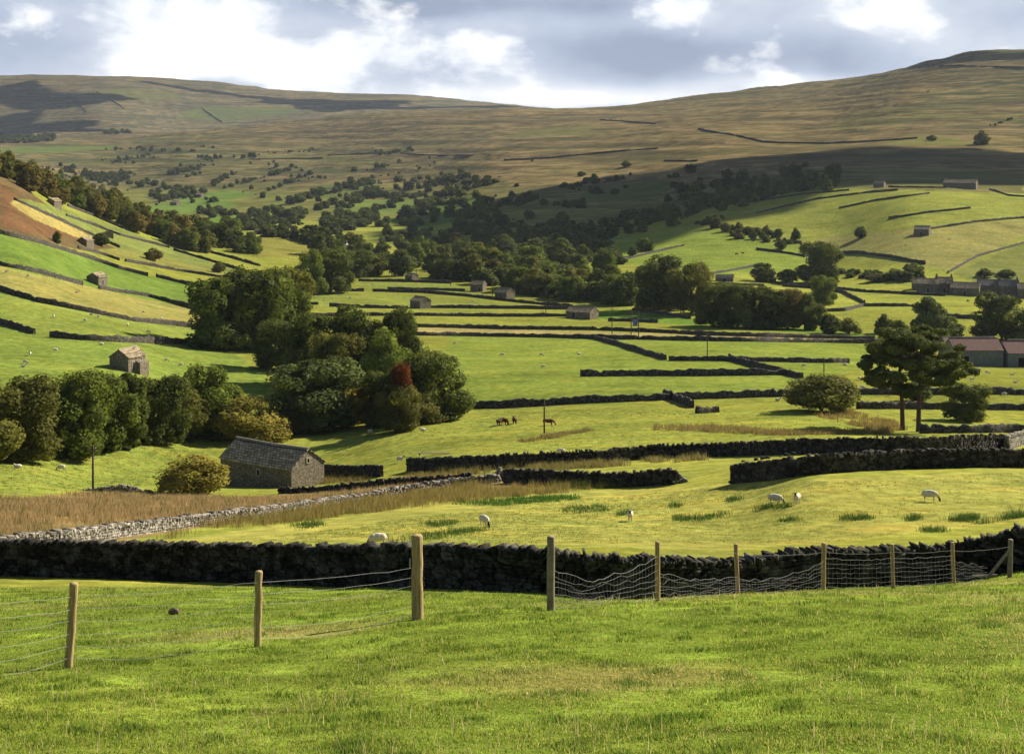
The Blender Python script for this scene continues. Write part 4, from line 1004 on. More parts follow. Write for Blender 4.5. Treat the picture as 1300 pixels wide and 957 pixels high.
barn(1239, 241, -28, 24, 8.5, 5.2, 7.6, 'long dark farmhouse with a pale gable on top of the lit knoll', cat='house', name='stone_farmhouse', group='houses', chimneys=3, openings=[('window','f',-8,1,1,1.2),('window','f',-4,1,1,1.2),('door','f',0,.1,1,2),('window','f',4,1,1,1.2),('window','f',8,1,1,1.2),('window','r',0,3.4,.8,1)])
barn(1160, 299, -30, 9, 6.5, 3.8, 5.8, 'small dark field barn on the knoll under the thorn bush', openings=[('door','f',0,.1,1.2,2)], corner=(-1,-1), detail=False)
barn(931, 358, -12, 9, 5, 2.2, 3.4, 'long low shed in the hedge above the compact tree row', name='shed', cat='shed', group='sheds', openings=[('opening','f',0,.1,2,1.6)], roofm='slate')
# village
def house(px, py, yaw, L_, W_, e, r_, label, **k):
    op = [('window','f',u*L_,z,.9,1.1) for u in (-.32, .32) for z in (.9, 3.4 if e > 4.2 else .9)][:4]
    if e <= 4.2: op = op[:1]+op[2:3]
    return barn(px, py, yaw, L_, W_, e, r_, label, name='stone_house', cat='house', group='houses of the village', openings=op+[('door','f',0,.1,1,2)], chimneys=k.pop('ch', 2), **k)
house(1192, 372, -14, 10, 7, 4.4, 6.6, 'leftmost dark roofed house of the village')
house(1210, 371, -14, 8, 7, 4.6, 7.2, 'taller village house just left of the white gabled one', d=676)
house(1243, 376, -24, 13, 7.5, 3.6, 6.0, 'village house with pale broad roof and bright gable', roofm='roof', ch=1)
house(1270, 375, -14, 10, 7.5, 4.6, 7.0, 'grey village house right of the broad pale roof', roofm='slate')
house(1294, 377, -14, 9, 7, 5.0, 7.6, 'village house with chimneys at the right edge', roofm='slate')
house(1318, 379, -14, 9, 7, 4.4, 6.8, 'village house cut by the right picture edge')
house(1178, 368, -10, 7, 6, 3.0, 4.8, 'low outhouse half hidden by trees at the left end of the village', ch=0)
# farm
barn(1202, 440, 4, 16, 7, 3.4, 5.6, 'stone farm barn with a tan slab roof behind the pines', name='farm_barn', group='farm sheds', openings=[('door','f',0,.1,1.2,2)], corner=(-1,-1), d=425)
barn(1212, 467, 0, 13.5, 10, 4.2, 7.0, 'farm shed with rusty red roof and grey green sheeting wall', name='farm_shed', group='farm sheds', roofm='redroof', wallm='tinwall', cat='shed', corner=(-1,-1), d=395, openings=[('opening','f',-4,.1,2.5,2.6)], detail=False)
barn(1280, 467, 0, 16, 10, 3.8, 6.6, 'farm shed with rusty red roof at the right picture edge', name='farm_shed', group='farm sheds', roofm='redroof', wallm='tinwall', cat='shed', corner=(-1,-1), d=394, openings=[('opening','f',-4,.1,2.5,2.6)], detail=False)
barn(1285, 446, 0, 9, 7, 3.6, 5.8, 'pale stone outbuilding above the rusty roofs at the right edge', name='farm_barn', group='farm sheds', corner=(-1,-1), d=420, detail=False, openings=[('window','f',-2,1,1,1)])
# stone heaps
def heap(px, py, wm, hm, dm, n, label, mat='sunlit_stones', seed=1):
    p = hit(px, py); r = random.Random(seed); V = []; F = []; o = 0
    for i in range(n):
        x = max(-.55, min(.55, r.gauss(0, .28)))*wm; f = max(0, 1-abs(x)/(wm*.6)); z = r.uniform(0, hm)*f; y = max(-.5, min(.5, r.gauss(0, .22)))*dm; s = r.uniform(.16, .4)
        q = [(sx*s*r.uniform(.35, .6), sy*s*r.uniform(.35, .6), sz*s*r.uniform(.25, .45)) for sx in (-1, 1) for sy in (-1, 1) for sz in (-1, 1)]
        gz0 = float(H(p.x+x, p.y+y)); V += [(p.x+x+a, p.y+y+b, gz0+z+c) for a, b, c in q]
        F += [tuple(o+k for k in f_) for f_ in ((0,1,3,2),(4,6,7,5),(0,4,5,1),(2,3,7,6),(0,2,6,4),(1,5,7,3))]; o += 8
    tag(obj('stone_heap', np_mesh('stone_heap', V, F), MT[mat]), label, 'stones', 'heaps of fallen stone')
heap(154, 625, 8.5, 1.0, 1.2, 340, 'long heap of pale stones beside the near utility pole', seed=2)
heap(635, 610, 1.8, 1.5, 1.4, 120, 'small pale heap of stones where the rushy walls meet', seed=3)
heap(862, 613, 1.4, .9, 1.2, 70, 'tumbled pale stones at the end of the short pasture wall', seed=4)
heap(1010, 578, 14, .4, 2, 30, 'loose stones in front of the long curved wall', seed=5, mat='wall_stones')
# long timber lying in the pasture
p = hit(551, 578); m = MB(); m.box((0, 0, .35), (5.0, .5, .1)); m.box((-2.1, 0, .15), (.15, .4, .3)); m.box((2.1, 0, .15), (.15, .4, .3)); o = m.build('feed_trough', MT['oldpost']); o.location = p
tag(o, 'long low dark trough in the pasture right of the short barn wall', 'trough')

# ---------------------------------------------------------------- poles
def pole(px, base, top, label, arm=True, d=None, name='utility_pole'):
    p = hit(px, base) if d is None else at(px, d); h = (base-top)*p.y/FPX
    root = tag(empty(name, p, R(12)), label, 'pole', 'wooden power line poles')
    MB().tube([(0,0,-.5),(0,0,h*.5),(0,0,h)], [.15,.13,.10], 8).build('post', MT['pole'], root, True)
    if arm:
        a = MB().box((0, 0, h-.5), (1.5, .12, .12)).build('crossarm', MT['pole'], root)
        for x in (-.65, 0, .65): MB().tube([(x,0,h-.44),(x,0,h-.3),(x,0,h-.18)],[.04,.07,.05],7).build('insulator', MT['ceramic'], a)
    return root
pole(118, 627, 565, 'near utility pole at the end of the stone heap, left')
pole(691, 550, 508, 'pole standing among the cattle', arm=False)
pole(1046, 473, 453, 'pole behind the lone dome shaped hawthorn', arm=False)
pole(898, 457, 422, 'pole at the wall corner right of the bright green field')
pole(777, 424, 391, 'pole left of the transformer poles')
pole(693, 399, 369, 'pole just left of the long valley barn')
pole(572, 363, 345, 'pole between the wood edge barn and the pair of barns')
pole(625, 377, 352, 'pole between the two barns of the pair')
pole(529, 355, 338, 'pole behind the small dark barn at the wood edge')
pole(1200, 372, 358, 'pole among the village roofs', arm=False)
p = hit(806, 427); h = 33*p.y/FPX
root = tag(empty('transformer_pole', p), 'twin poles carrying a small blue transformer, beside the straw coloured strip', 'pole', 'wooden power line poles')
for x in (-1.2, 1.2): MB().tube([(x,0,-.5),(x,0,h)], [.16,.12], 8).build('post', MT['pole'], root, True)
MB().box((0,0,h-.3),(3.6,.15,.15)).build('crossarm', MT['pole'], root)
MB().box((0,0,h*.5-.8),(2.8,.15,.15)).build('crossarm', MT['pole'], root)
t_ = MB().box((.1,-.1,h*.5+.1),(1.5,.9,1.5)).box((.1,-.1,h*.5+.95),(1.6,1.0,.12)).build('transformer', MT['bluemetal'], root)
for x in (-.4,.1,.6): MB().tube([(x,-.1,h*.5+1.0),(x,-.1,h*.5+1.4)],[.07,.04],7).build('bushing', MT['ceramic'], t_)

# ---------------------------------------------------------------- near fences
def post_mesh(h, r0, bark=False, seed=1):
    rr = random.Random(seed); n = 12; b = MB(); lv = 7; pts = []
    for i in range(lv+1): pts.append((rr.gauss(0, .003), rr.gauss(0, .003), -.3+(h+.3)*i/lv))
    rs = [r0*(1+rr.uniform(-.04, .04)) for _ in pts]; rs[-1] = r0*.93
    b.tube(pts[:-1]+[(pts[-1][0], pts[-1][1], h-.02), (pts[-1][0], pts[-1][1], h)], rs[:-1]+[r0, r0*.88], n); return b
def fence(name, label, items):
    root = tag(empty(name, at(items[0][0], items[0][1])), label, 'fence', 'wire fences in the near meadow'); root.location = (0, 0, 0)
    tops = []
    base0 = at(items[0][0], items[0][1]); root.location = base0
    for i, (px, d, h, r0, lean, mat) in enumerate(items):
        p = at(px, d); o = post_mesh(h, r0, seed=i+int(px)).build('post', MT[mat], root, True)
        o.location = p-base0; o.rotation_euler = (R(lean*.3), R(lean), 0)
        tops.append((p, h, lean))
    return root, base0, tops
def on_post(t, z):
    p, h, lean = t; return p+Vector((math.sin(R(lean))*z, -math.sin(R(lean*.3))*z, z))
WR = .0027
def sagline(a, b, sag, n=10, wob=0.0, seed=0):
    r = random.Random(seed); return [a+(b-a)*k/n+Vector((0, r.gauss(0, wob) if 0 < k < n else 0, -sag*4*(k/n)*(1-k/n)+(r.gauss(0, wob) if 0 < k < n else 0))) for k in range(n+1)]
fl, b0, tp = fence('wire_fence', 'low wire fence with round wooden posts across the near meadow on the left', [
   (-120, 17.2, 1.15, .055, 0, 'post'), (87, 19.9, 1.2, .060, 4, 'post'), (327, 22.1, 1.18, .058, 1.0, 'post'), (530, 25.0, 1.49, .100, -.3, 'post')])
for k, z in enumerate((1.02, .84, .68, .50, .33, .16)):
    for j in range(3):
        if j == 2 and z in (.5,): continue
        a, b = on_post(tp[j], z), on_post(tp[j+1], z if j < 2 else z*.92)
        a += Vector((0, -.05, 0)); b += Vector((0, -.06, 0))
        MB().tube([q_-b0 for q_ in sagline(a, b, .03+.02*k, 10, .006, k*7+j)], .0022, 5).build('wire', MT['wire'], fl)
m = MB()
for i in range(7):   # the coil hanging from the strainer
    pass
cc = on_post(tp[3], .75)
m.tube([cc-b0+Vector((.13*math.cos(t*.7), -.12+.03*math.sin(t), .22*math.sin(t*.7)-t*.012)) for t in range(0, 12)], WR, 5); m.build('loose_wire', MT['wire'], fl)
MB().box((-.13, -.02, 1.0), (.025, .05, .16)).build('gate_hook', MT['metal'], fl).location = tp[3][0]-b0
fr, b1, tq = fence('netting_fence', 'sagging wire netting fence on wooden posts before the long dark wall', [
   (699, 25.8, 1.36, .072, .4, 'oldpost'), (835, 29, 1.22, .052, -.3, 'post'), (937, 33, 1.20, .052, -2.6, 'post'), (1045, 36, 1.22, .062, .6, 'post'), (1134, 37.8, 1.2, .055, -1.8, 'post'), (1211, 40, 1.2, .055, -2.0, 'post'), (1282, 43, 1.15, .075, 1.0, 'oldpost')])
p7, p6 = tq[6], tq[5]
MB().tube([on_post(p7, .85)-b1, Vector(on_post(p7, 0)-b1)+Vector((-.75, -.15, .0))], .05, 8).build('brace', MT['oldpost'], fr)
MB().tube([Vector(on_post(p7, 0)-b1)+Vector((-1.2, -.2, .1)), Vector(on_post(p7, 0)-b1)+Vector((-.45, -.2, .12))], .035, 7).build('broken_rail', MT['oldpost'], fr)
spans = [(0, .95, 1.0, .34, .10), (1, 1.02, 1.0, .42, .05), (2, .98, 1.0, .10, .30), (3, 1.0, 1.0, .03, .0), (4, 1.0, 1.0, .04, .0), (5, .98, .95, .06, .2)]
for j, (i, za, zb, sg, _) in enumerate(spans):
    A, B = tq[i], tq[i+1]; NR = 7; NC = 16; r = random.Random(j+3); off = Vector((0, -.06, 0))
    msh = MB(); G = []
    for k in range(NR):
        f = k/(NR-1)
        if j in (3, 4): z0 = z1 = .12+.72*f; s_ = .03+.02*r.random()
        elif j == 0: z0, z1 = .10+.70*f, .08+.86*f; s_ = (.04+.22*f)
        elif j == 1: z0, z1 = .08+.52*f, .10+.34*f; s_ = .02+.06*f
        elif j == 2: z0, z1 = .06+.36*f, .08+.70*f; s_ = .03+.16*f
        else: z0, z1 = .10+.62*f, .10+.45*f; s_ = .05+.12*f
        line = sagline(on_post(A, z0)+off, on_post(B, z1)+off, s_, NC, .012 if j in (3, 4) else .022, j*20+k)
        if j == 0:
            for c in range(NC+1): line[c] += Vector((.12*math.sin(k*1.3)*math.exp(-((c-5)/2.0)**2), 0, -.13*f*math.exp(-((c-5)/1.8)**2)))
        if j == 5: line = line[:int(NC*.62)+k % 2]
        G.append(line)
        MB().tube([q_-b1 for q_ in line], WR*(1.25 if k in (0, NR-1) else .85), 5).build('wire', MT['wire'], fr)
    for c in range(1, min(len(g) for g in G)-1):
        msh.tube([G[k][c]-b1 for k in range(NR)], WR*.62, 4, cap=False)
        if j not in (3, 4): msh.tube([(G[k][c]+G[k][c+1])/2-b1 for k in range(NR)], WR*.55, 4, cap=False)
    msh.build('netting', MT['wire'], fr)
    if j > 0: MB().tube([q_-b1 for q_ in sagline(on_post(A, za)+off, on_post(B, zb)+off, .05, 10, .006, j)], WR, 5).build('wire', MT['wire'], fr)

# ---------------------------------------------------------------- animals
def lumps(name, parts, voxel, mats, fn):
    """parts: ('e', centre, radii) ellipsoids or ('t', points, radii) tapered limbs, fused into one skin"""
    bm = bmesh.new()
    for p in parts:
        if p[0] == 'e':
            g = bmesh.ops.create_icosphere(bm, subdivisions=3, radius=1)
            for v in g['verts']: v.co = Vector((v.co.x*p[2][0]+p[1][0], v.co.y*p[2][1]+p[1][1], v.co.z*p[2][2]+p[1][2]))
        else:
            t = MB().tube(p[1], list(p[2]), 8); vs = [bm.verts.new(q_) for q_ in t.v]
            for f in t.f:
                try: bm.faces.new([vs[i] for i in f])
                except ValueError: pass
    me = bpy.data.meshes.new(name+'_raw'); bm.to_mesh(me); bm.free()
    o = bpy.data.objects.new(name+'_raw', me); COL.objects.link(o)
    md = o.modifiers.new('r', 'REMESH'); md.mode = 'VOXEL'; md.voxel_size = voxel
    ms = o.modifiers.new('s', 'SMOOTH'); ms.iterations = 2
    bpy.context.view_layer.update()
    r = bpy.data.meshes.new_from_object(o.evaluated_get(bpy.context.evaluated_depsgraph_get())); r.name = name
    bpy.data.objects.remove(o)
    r.materials.clear()
    for m_ in mats: r.materials.append(MT[m_])
    for f in r.polygons: f.material_index = fn(f.center)
    r.shade_smooth(); return r
def sheep_parts(graze):
    P = [('e', (0,0,.56), (.42,.23,.24)), ('e', (-.25,0,.57), (.24,.24,.24)), ('e', (.27,0,.58), (.21,.20,.21)), ('e',(-.02,0,.70),(.34,.17,.13)), ('e', (-.49,0,.50), (.05,.05,.14))]
    for x, y in ((-.30,.11),(-.30,-.11),(.28,.10),(.28,-.10)):
        P.append(('t', [(x,y,.45),(x-.03 if x < 0 else x,y,.24),(x,y,.08),(x+.02,y,0)], (.075,.038,.028,.035)))
    if graze:
        P += [('t', [(.36,0,.62),(.52,0,.46),(.62,0,.28)], (.15,.10,.07)), ('e', (.66,0,.20), (.075,.065,.12)), ('e', (.70,0,.10), (.05,.045,.06)), ('e',(.60,.09,.30),(.03,.07,.025)), ('e',(.60,-.09,.30),(.03,.07,.025))]
    else:
        P += [('t', [(.34,0,.66),(.48,0,.82),(.54,0,.90)], (.15,.10,.07)), ('e', (.60,0,.92), (.12,.065,.075)), ('e', (.71,0,.87), (.06,.045,.05)), ('e',(.53,.10,.95),(.025,.07,.03)), ('e',(.53,-.10,.95),(.025,.07,.03))]
    return P
SH = [lumps('sheep_grazing', sheep_parts(True), .026, ('wool', 'blackface'), lambda c: 1 if (c.x > .58 or (c.z < .26 and c.x > .2 and c.x > .55)) else 0),
      lumps('sheep_standing', sheep_parts(False), .026, ('wool', 'blackface'), lambda c: 1 if c.x > .53 else 0)]
lie = [('e', (0,0,.26), (.46,.27,.25)), ('e', (.28,0,.30), (.22,.20,.20)), ('t', [(.34,0,.36),(.46,0,.52),(.50,0,.58)], (.15,.09,.07)), ('e', (.57,0,.60), (.12,.065,.07)), ('e', (.67,0,.56), (.06,.045,.05)), ('e',(.50,.10,.63),(.025,.07,.03)), ('e',(.50,-.10,.63),(.025,.07,.03)), ('t',[(.30,.16,.12),(.5,.15,.05)],(.05,.04))]
SH.append(lumps('sheep_lying', lie, .026, ('wool', 'blackface'), lambda c: 1 if c.x > .50 and c.z > .45 else 0))
def sheep(px, py, pose, face, label, group, s=1.0, d=None):
    p = hit(px, py) if d is None else at(px, d)
    o = bpy.data.objects.new('sheep', SH[pose]); COL.objects.link(o); o.location = p; o.rotation_euler = (0, 0, R(face)); o.scale = (s, s, s)
    return tag(o, label, 'sheep', group)
g = 'sheep in the pasture behind the long dark wall'
sheep(480, 684, 0, -165, 'fleecy sheep with only its back showing above the near dark wall', g, .95, d=79)
sheep(615, 669, 0, -60, 'black faced sheep grazing head down, just beyond the near dark wall', g, 1.05)
sheep(800, 662, 1, -95, 'sheep facing away alone in the middle of the yellow green pasture', g)
sheep(984, 641, 0, -15, 'left sheep of the close pair on the right, grazing with head to the right', g, 1.05)
sheep(1012, 640, 1, -115, 'right sheep of the close pair on the right, seen end on', g, 1.0)
sheep(1180, 637, 0, -12, 'single sheep grazing at the far right, black face lowered, pale fleece', g, 1.1)
rs = random.Random(3); ORD = ['first','second','third','fourth','fifth','sixth','seventh','eighth','ninth','tenth','eleventh','twelfth','thirteenth','fourteenth','fifteenth','sixteenth']
for place, pts in {
  'below the dark tree clump above the big barn': [(441,541),(470,551),(478,540),(508,587),(519,545),(537,547),(712,577)],
  'on the left below the stream tree belt': [(23,594),(78,598)],
  'on the slope around the lone gabled barn': [(30,466),(32,462),(38,452),(70,447),(129,438),(211,459),(230,465)],
  'between the two walls above the lone gabled barn': [(68,404),(108,409),(116,400),(125,404),(162,414),(188,423),(205,406)],
  'in the green field in front of the farm sheds': [(1073,464),(1091,483),(1108,481),(1130,474),(1234,484),(1243,471),(1253,475),(1289,486),(1285,478)],
  'in the strip around the lone hawthorn': [(987,509),(1095,494),(1275,503),(1021,466)],
  'in the large bright green field of the valley floor': [(578,437),(638,452),(690,467),(735,450),(687,452)],
  'in the pale fields round the pair of barns': [(400,377),(412,381),(430,376),(445,379),(473,362),(600,383),(690,396),(523,400)],
  'on the straw coloured slope of the left hillside': [(8,347),(36,352),(98,373),(182,398)],
  'on the sunlit knoll at the right': [(1190,262),(1205,305),(1120,300),(1150,312),(1260,262)],
 }.items():
    pts = sorted(pts)
    for i, (x, y) in enumerate(pts):
        lb = ('%s sheep from the left %s' % (ORD[i].capitalize() if False else ORD[i], place)) if i < len(pts)-1 else 'rightmost sheep '+place
        ps_ = rs.choice([0, 0, 0, 1, 2]); sheep(x, y, ps_, rs.choice([0, 180, -20, 200, 150, -80]), lb, 'sheep '+place, rs.uniform(.95, 1.15))
cw = [('e',(0,0,.98),(.80,.33,.38)),('e',(-.55,0,1.02),(.38,.34,.36)),('e',(.52,0,1.0),(.36,.30,.40)),('e',(-.95,0,.85),(.04,.05,.35)),('e',(0,0,.82),(.6,.30,.28))]
for x, y in ((-.68,.18),(-.68,-.18),(.55,.16),(.55,-.16)):
    cw.append(('t',[(x,y,.85),(x-.06 if x<0 else x,y,.55),(x+(.04 if x>0 else -.08),y,.42),(x-(.02 if x<0 else 0),y,.14),(x+.03,y,0)],(.17,.10,.075,.055,.075)))
cg = cw+[('t',[(.7,0,1.1),(1.0,0,.85),(1.2,0,.55)],(.24,.17,.12)),('e',(1.28,0,.36),(.13,.11,.22)),('e',(1.33,0,.20),(.09,.09,.10)),('e',(1.2,.18,.55),(.04,.12,.05)),('e',(1.2,-.18,.55),(.04,.12,.05))]
cs = cw+[('t',[(.7,0,1.1),(1.0,0,1.25),(1.15,0,1.35)],(.24,.17,.13)),('e',(1.28,0,1.34),(.2,.11,.13)),('e',(1.45,0,1.28),(.1,.09,.09)),('e',(1.15,.2,1.42),(.04,.12,.04)),('e',(1.15,-.2,1.42),(.04,.12,.04))]
CW = [lumps('cow_grazing', cg, .05, ('cow','cow'), lambda c: 0), lumps('cow_standing', cs, .05, ('cow','cow'), lambda c: 0)]
cl = [('e',(0,0,.45),(.85,.42,.42)),('e',(-.5,0,.45),(.4,.4,.4)),('t',[(.7,0,.6),(.95,0,.8),(1.1,0,.95)],(.24,.17,.13)),('e',(1.25,0,.93),(.2,.11,.13)),('e',(1.1,.2,1.0),(.04,.12,.04)),('e',(1.1,-.2,1.0),(.04,.12,.04)),('t',[(.6,.3,.15),(1.0,.3,.07)],(.1,.07))]
CW.append(lumps('cow_lying', cl, .05, ('cow','cow'), lambda c: 0))
for px, py, pose, face, mt, lb in [(634,540,1,-110,'cowdark','dark brown cow, leftmost of the cattle by the pole'),(641,539,0,-60,'cow','red cow close beside the dark brown one'),(653,538,1,95,'cow','red brown cow seen from behind, third of the cattle'),(696,540,0,-15,'cow','red cow grazing just right of the pole')]:
    o = bpy.data.objects.new('cow', CW[pose]); COL.objects.link(o); o.location = hit(px, py); o.rotation_euler = (0,0,R(face)); o.scale = (1.0, 1.2, .84)
    o.material_slots[0].link = 'OBJECT'; o.material_slots[0].material = MT[mt]; o.material_slots[1].link = 'OBJECT'; o.material_slots[1].material = MT[mt]
    tag(o, lb, 'cow', 'cattle in the middle pasture')
for i, (px, py) in enumerate([(935,324),(943,323),(963,318),(983,320)]):
    o = bpy.data.objects.new('cow', CW[i % 2]); COL.objects.link(o); o.location = hit(px, py); o.rotation_euler = (0,0,R(180*(i % 2)))
    for s_ in o.material_slots: s_.link = 'OBJECT'; s_.material = MT['cowdark']
    tag(o, ORD[i]+' of four tiny dark cattle from the left on the lit field below the knoll', 'cow', 'distant cattle')
# a brown stone on the near meadow
bm = bmesh.new(); bmesh.ops.create_icosphere(bm, subdivisions=3, radius=1)
for v in bm.verts:
    c = v.co; k = 1+.16*math.sin(c.x*3+1)*math.cos(c.y*4)+.06*math.sin(c.z*9+c.x*5); v.co = Vector((c.x*.13*k, c.y*.10*k, c.z*.075*k+.04))
me = bpy.data.meshes.new('rock'); bm.to_mesh(me); bm.free()
o = obj('rock', me, MT['rock'], smooth=True); o.location = hit(221, 780)+Vector((0, 0, .03)); tag(o, 'small brown rock lying in the near meadow between two fence posts', 'rock')

# ---------------------------------------------------------------- grass and rushes
def blades(name, P, hgt, wid, lean, col, label, cat, seed=1, facing=True):
    r = np.random.default_rng(seed); n = len(P); a = r.uniform(0, math.pi, n)
    tx = np.cos(a)[:, None]*np.array([1, 0, 0])+np.sin(a)[:, None]*np.array([0, 1, 0])
    la = r.uniform(0, 2*math.pi, n); lv = (np.stack([np.cos(la), np.sin(la), np.zeros(n)], 1))*(lean*r.uniform(.2, 1, n))[:, None]
    w = (wid*r.uniform(.6, 1.3, n))[:, None]; h = hgt[:, None]
    up = np.array([0, 0, 1.0])
    b0 = P-tx*w*.5; b1 = P+tx*w*.5; m0 = P+up*h*.6+lv*h*.35-tx*w*.35; m1 = P+up*h*.6+lv*h*.35+tx*w*.35; t0 = P+up*h+lv*h-tx*w*.06; t1 = P+up*h+lv*h+tx*w*.06
    V = np.stack([b0, b1, m1, m0, t1, t0], 1).reshape(-1, 3)
    i = np.arange(n)*6; F = np.concatenate([np.stack([i, i+1, i+2, i+3], 1), np.stack([i+3, i+2, i+4, i+5], 1)])
    C = np.repeat(col, 6, 0).reshape(n, 6, 3).copy(); C = C.reshape(-1, 3)
    return tag(obj(name, np_mesh(name, V, F, C), MT['blades']), label, cat, None, 'stuff')
n = 620000
q_ = rng.random(n); yy = 8.5*(48/8.5)**q_; xx = (rng.random(n)*2-1)*(yy*.40+1.0)
keep = yy < 47-.12*np.maximum(0, -xx)*0+0
xx = xx[keep]; yy = yy[keep]
cl_ = 1.1*fbm(xx*2.4, yy*2.6, 101, 3); cl2 = fbm(xx*.25, yy*.25, 111, 3); tuft = vn(xx*3.2, yy*3.2, 121)
dens = sst(cl_+.5*tuft, -.55, .35); keep = rng.random(len(xx)) < .35+.65*dens
xx, yy, cl_, cl2, tuft = xx[keep], yy[keep], cl_[keep], cl2[keep], tuft[keep]; n = len(xx)
hg = (.016+.042*np.clip(cl_+.45*tuft+.25, 0, 1)**1.4)*rng.uniform(.6, 1.4, n)*(1+yy*.012)
green_ = np.array((.150, .240, .028)); dry = np.array((.42, .37, .13)); dk = np.array((.060, .125, .014)); mid = np.array((.290, .320, .055))
u = rng.random(n); c_ = np.where((u < .45)[:, None], green_, mid)
dryp = sst(-cl2, -.1, .4)*.5+sst(-cl_, .2, .5)*.3+.05; c_ = np.where((rng.random(n) < dryp)[:, None], dry, c_)
c_ = c_*(1-(sst(cl_+.3*tuft, .22, .55)*.7)[:, None])+dk*(sst(cl_+.3*tuft, .22, .55)*.7)[:, None]
c_ = c_*rng.uniform(.7, 1.25, n)[:, None]
blades('grass', np.stack([xx, yy, H(xx, yy)-.005], 1), hg, .0065*(1+yy*.045), .75*np.ones(n), c_, 'short uneven grass of the near meadow', 'grass', 5)
n2_ = 2600; q_ = rng.random(n2_); yy = 9*(40/9)**q_; xx = (rng.random(n2_)*2-1)*(yy*.40+1.0); kk = vn(xx*.5, yy*.5, 77) > -.12; xx, yy = xx[kk], yy[kk]; n2_ = len(xx)
blades('dry_stems', np.stack([xx, yy, H(xx, yy)-.005], 1), rng.uniform(.08, .19, n2_), .004*(1+yy*.045), .5*np.ones(n2_), np.array((.50, .42, .20))*rng.uniform(.6, 1.1, n2_)[:, None], 'thin dry seed stems standing above the near grass', 'grass stems', 6)
def rushes(name, zones, label, seed):
    r = np.random.default_rng(seed); PP = []; HH = []; WW_ = []; CC = []
    for poly, tufts, per, h, c1, c2, spread in zones:
        wp = world_poly(poly, 3); lo, hi_ = wp.min(0), wp.max(0); got = 0; tries = 0
        while got < tufts and tries < 60:
            tries += 1
            x = r.uniform(lo[0], hi_[0], tufts*3); y = r.uniform(lo[1], hi_[1], tufts*3); ins = inside(wp, x, y) & (vn(x*.12, y*.12, 5)+.55*vn(x*.5, y*.5, 6)+.42 > r.random(len(x))*.6)
            x = x[ins][:tufts-got]; y = y[ins][:tufts-got]; k = len(x)
            if k == 0: continue
            got += k; hs = h*r.uniform(.5, 1.25, k)
            bx = np.repeat(x, per)+r.normal(0, spread, k*per); by = np.repeat(y, per)+r.normal(0, spread, k*per)
            PP.append(np.stack([bx, by, H(bx, by)-.02], 1)); HH.append(np.repeat(hs, per)*r.uniform(.6, 1.15, k*per)); WW_.append(by*.00030)
            f = np.repeat(r.random(k), per)[:, None]*.8+.2*r.random((k*per, 1)); CC.append((np.array(c1)*(1-f)+np.array(c2)*f)*r.uniform(.75, 1.2, (k*per, 1)))
    P = np.concatenate(PP); blades(name, P, np.concatenate(HH), np.concatenate(WW_), .45*np.ones(len(P)), np.concatenate(CC), label, 'rushes', seed)
tan, olv, drk = (.40, .30, .145), (.150, .135, .035), (.070, .095, .022)
rushes('rushes', [
 ([(-60,640),(0,632),(60,628),(118,628),(190,628),(300,634),(360,634),(480,622),(600,612),(480,630),(330,654),(240,664),(100,682),(-60,700)], 5200, 12, .62, tan, (.27,.175,.075), .28),
 ([(-60,640),(120,628),(360,634),(600,612),(330,654),(100,682),(-60,700)], 700, 12, .75, olv, drk, .3),
 ([(240,668),(330,657),(480,633),(600,615),(740,618),(760,622),(640,632),(480,650),(400,660),(300,672),(200,686)], 1500, 14, .75, olv, (.25,.18,.06), .3),
 ([(560,592),(700,590),(780,588),(860,582),(900,580),(900,584),(760,594),(640,602),(540,602)], 500, 14, .8, (.22,.18,.07), olv, .3),
 ([(400,600),(470,605),(470,612),(360,618),(340,622),(380,610)], 160, 14, .7, olv, (.24,.17,.06), .3),
 ([(700,615),(760,617),(820,616),(825,620),(700,622)], 120, 14, .8, olv, drk, .3),
 ([(520,602),(640,600),(640,606),(600,609),(500,616)], 300, 12, .6, olv, (.26,.18,.06), .3),
 ([(830,541),(900,540),(1000,548),(1060,548),(1130,545),(1130,551),(1000,553),(830,546)], 700, 12, .7, (.25,.17,.07), olv, .35),
 ([(1030,525),(1080,522),(1130,533),(1150,546),(1120,548),(1040,530)], 420, 12, .75, (.24,.15,.06), olv, .35),
 ([(660,560),(700,552),(730,548),(760,545),(700,557),(660,563)], 160, 12, .55, olv, (.24,.17,.07), .3),
], 'tall brown and olive rushes on the wet ground round the big barn and walls', 31)
rushes('pasture_tufts', [
 ([(300,690),(640,640),(930,618),(1300,600),(1400,600),(1400,665),(1300,660),(1040,690),(640,690)], 9000, 9, .10, (.26,.27,.07), (.11,.17,.03), .12),
 ([(560,584),(900,566),(1280,556),(1280,548),(900,520),(620,522),(400,575)], 5000, 8, .13, (.24,.25,.06), (.10,.16,.03), .16),
 ([(0,560),(260,556),(270,600),(180,618),(0,626)], 2500, 8, .13, (.22,.23,.06), (.08,.14,.025), .16)], 'short tufts of coarse grass in the middle pastures', 35)
dg = (.035, .090, .014)
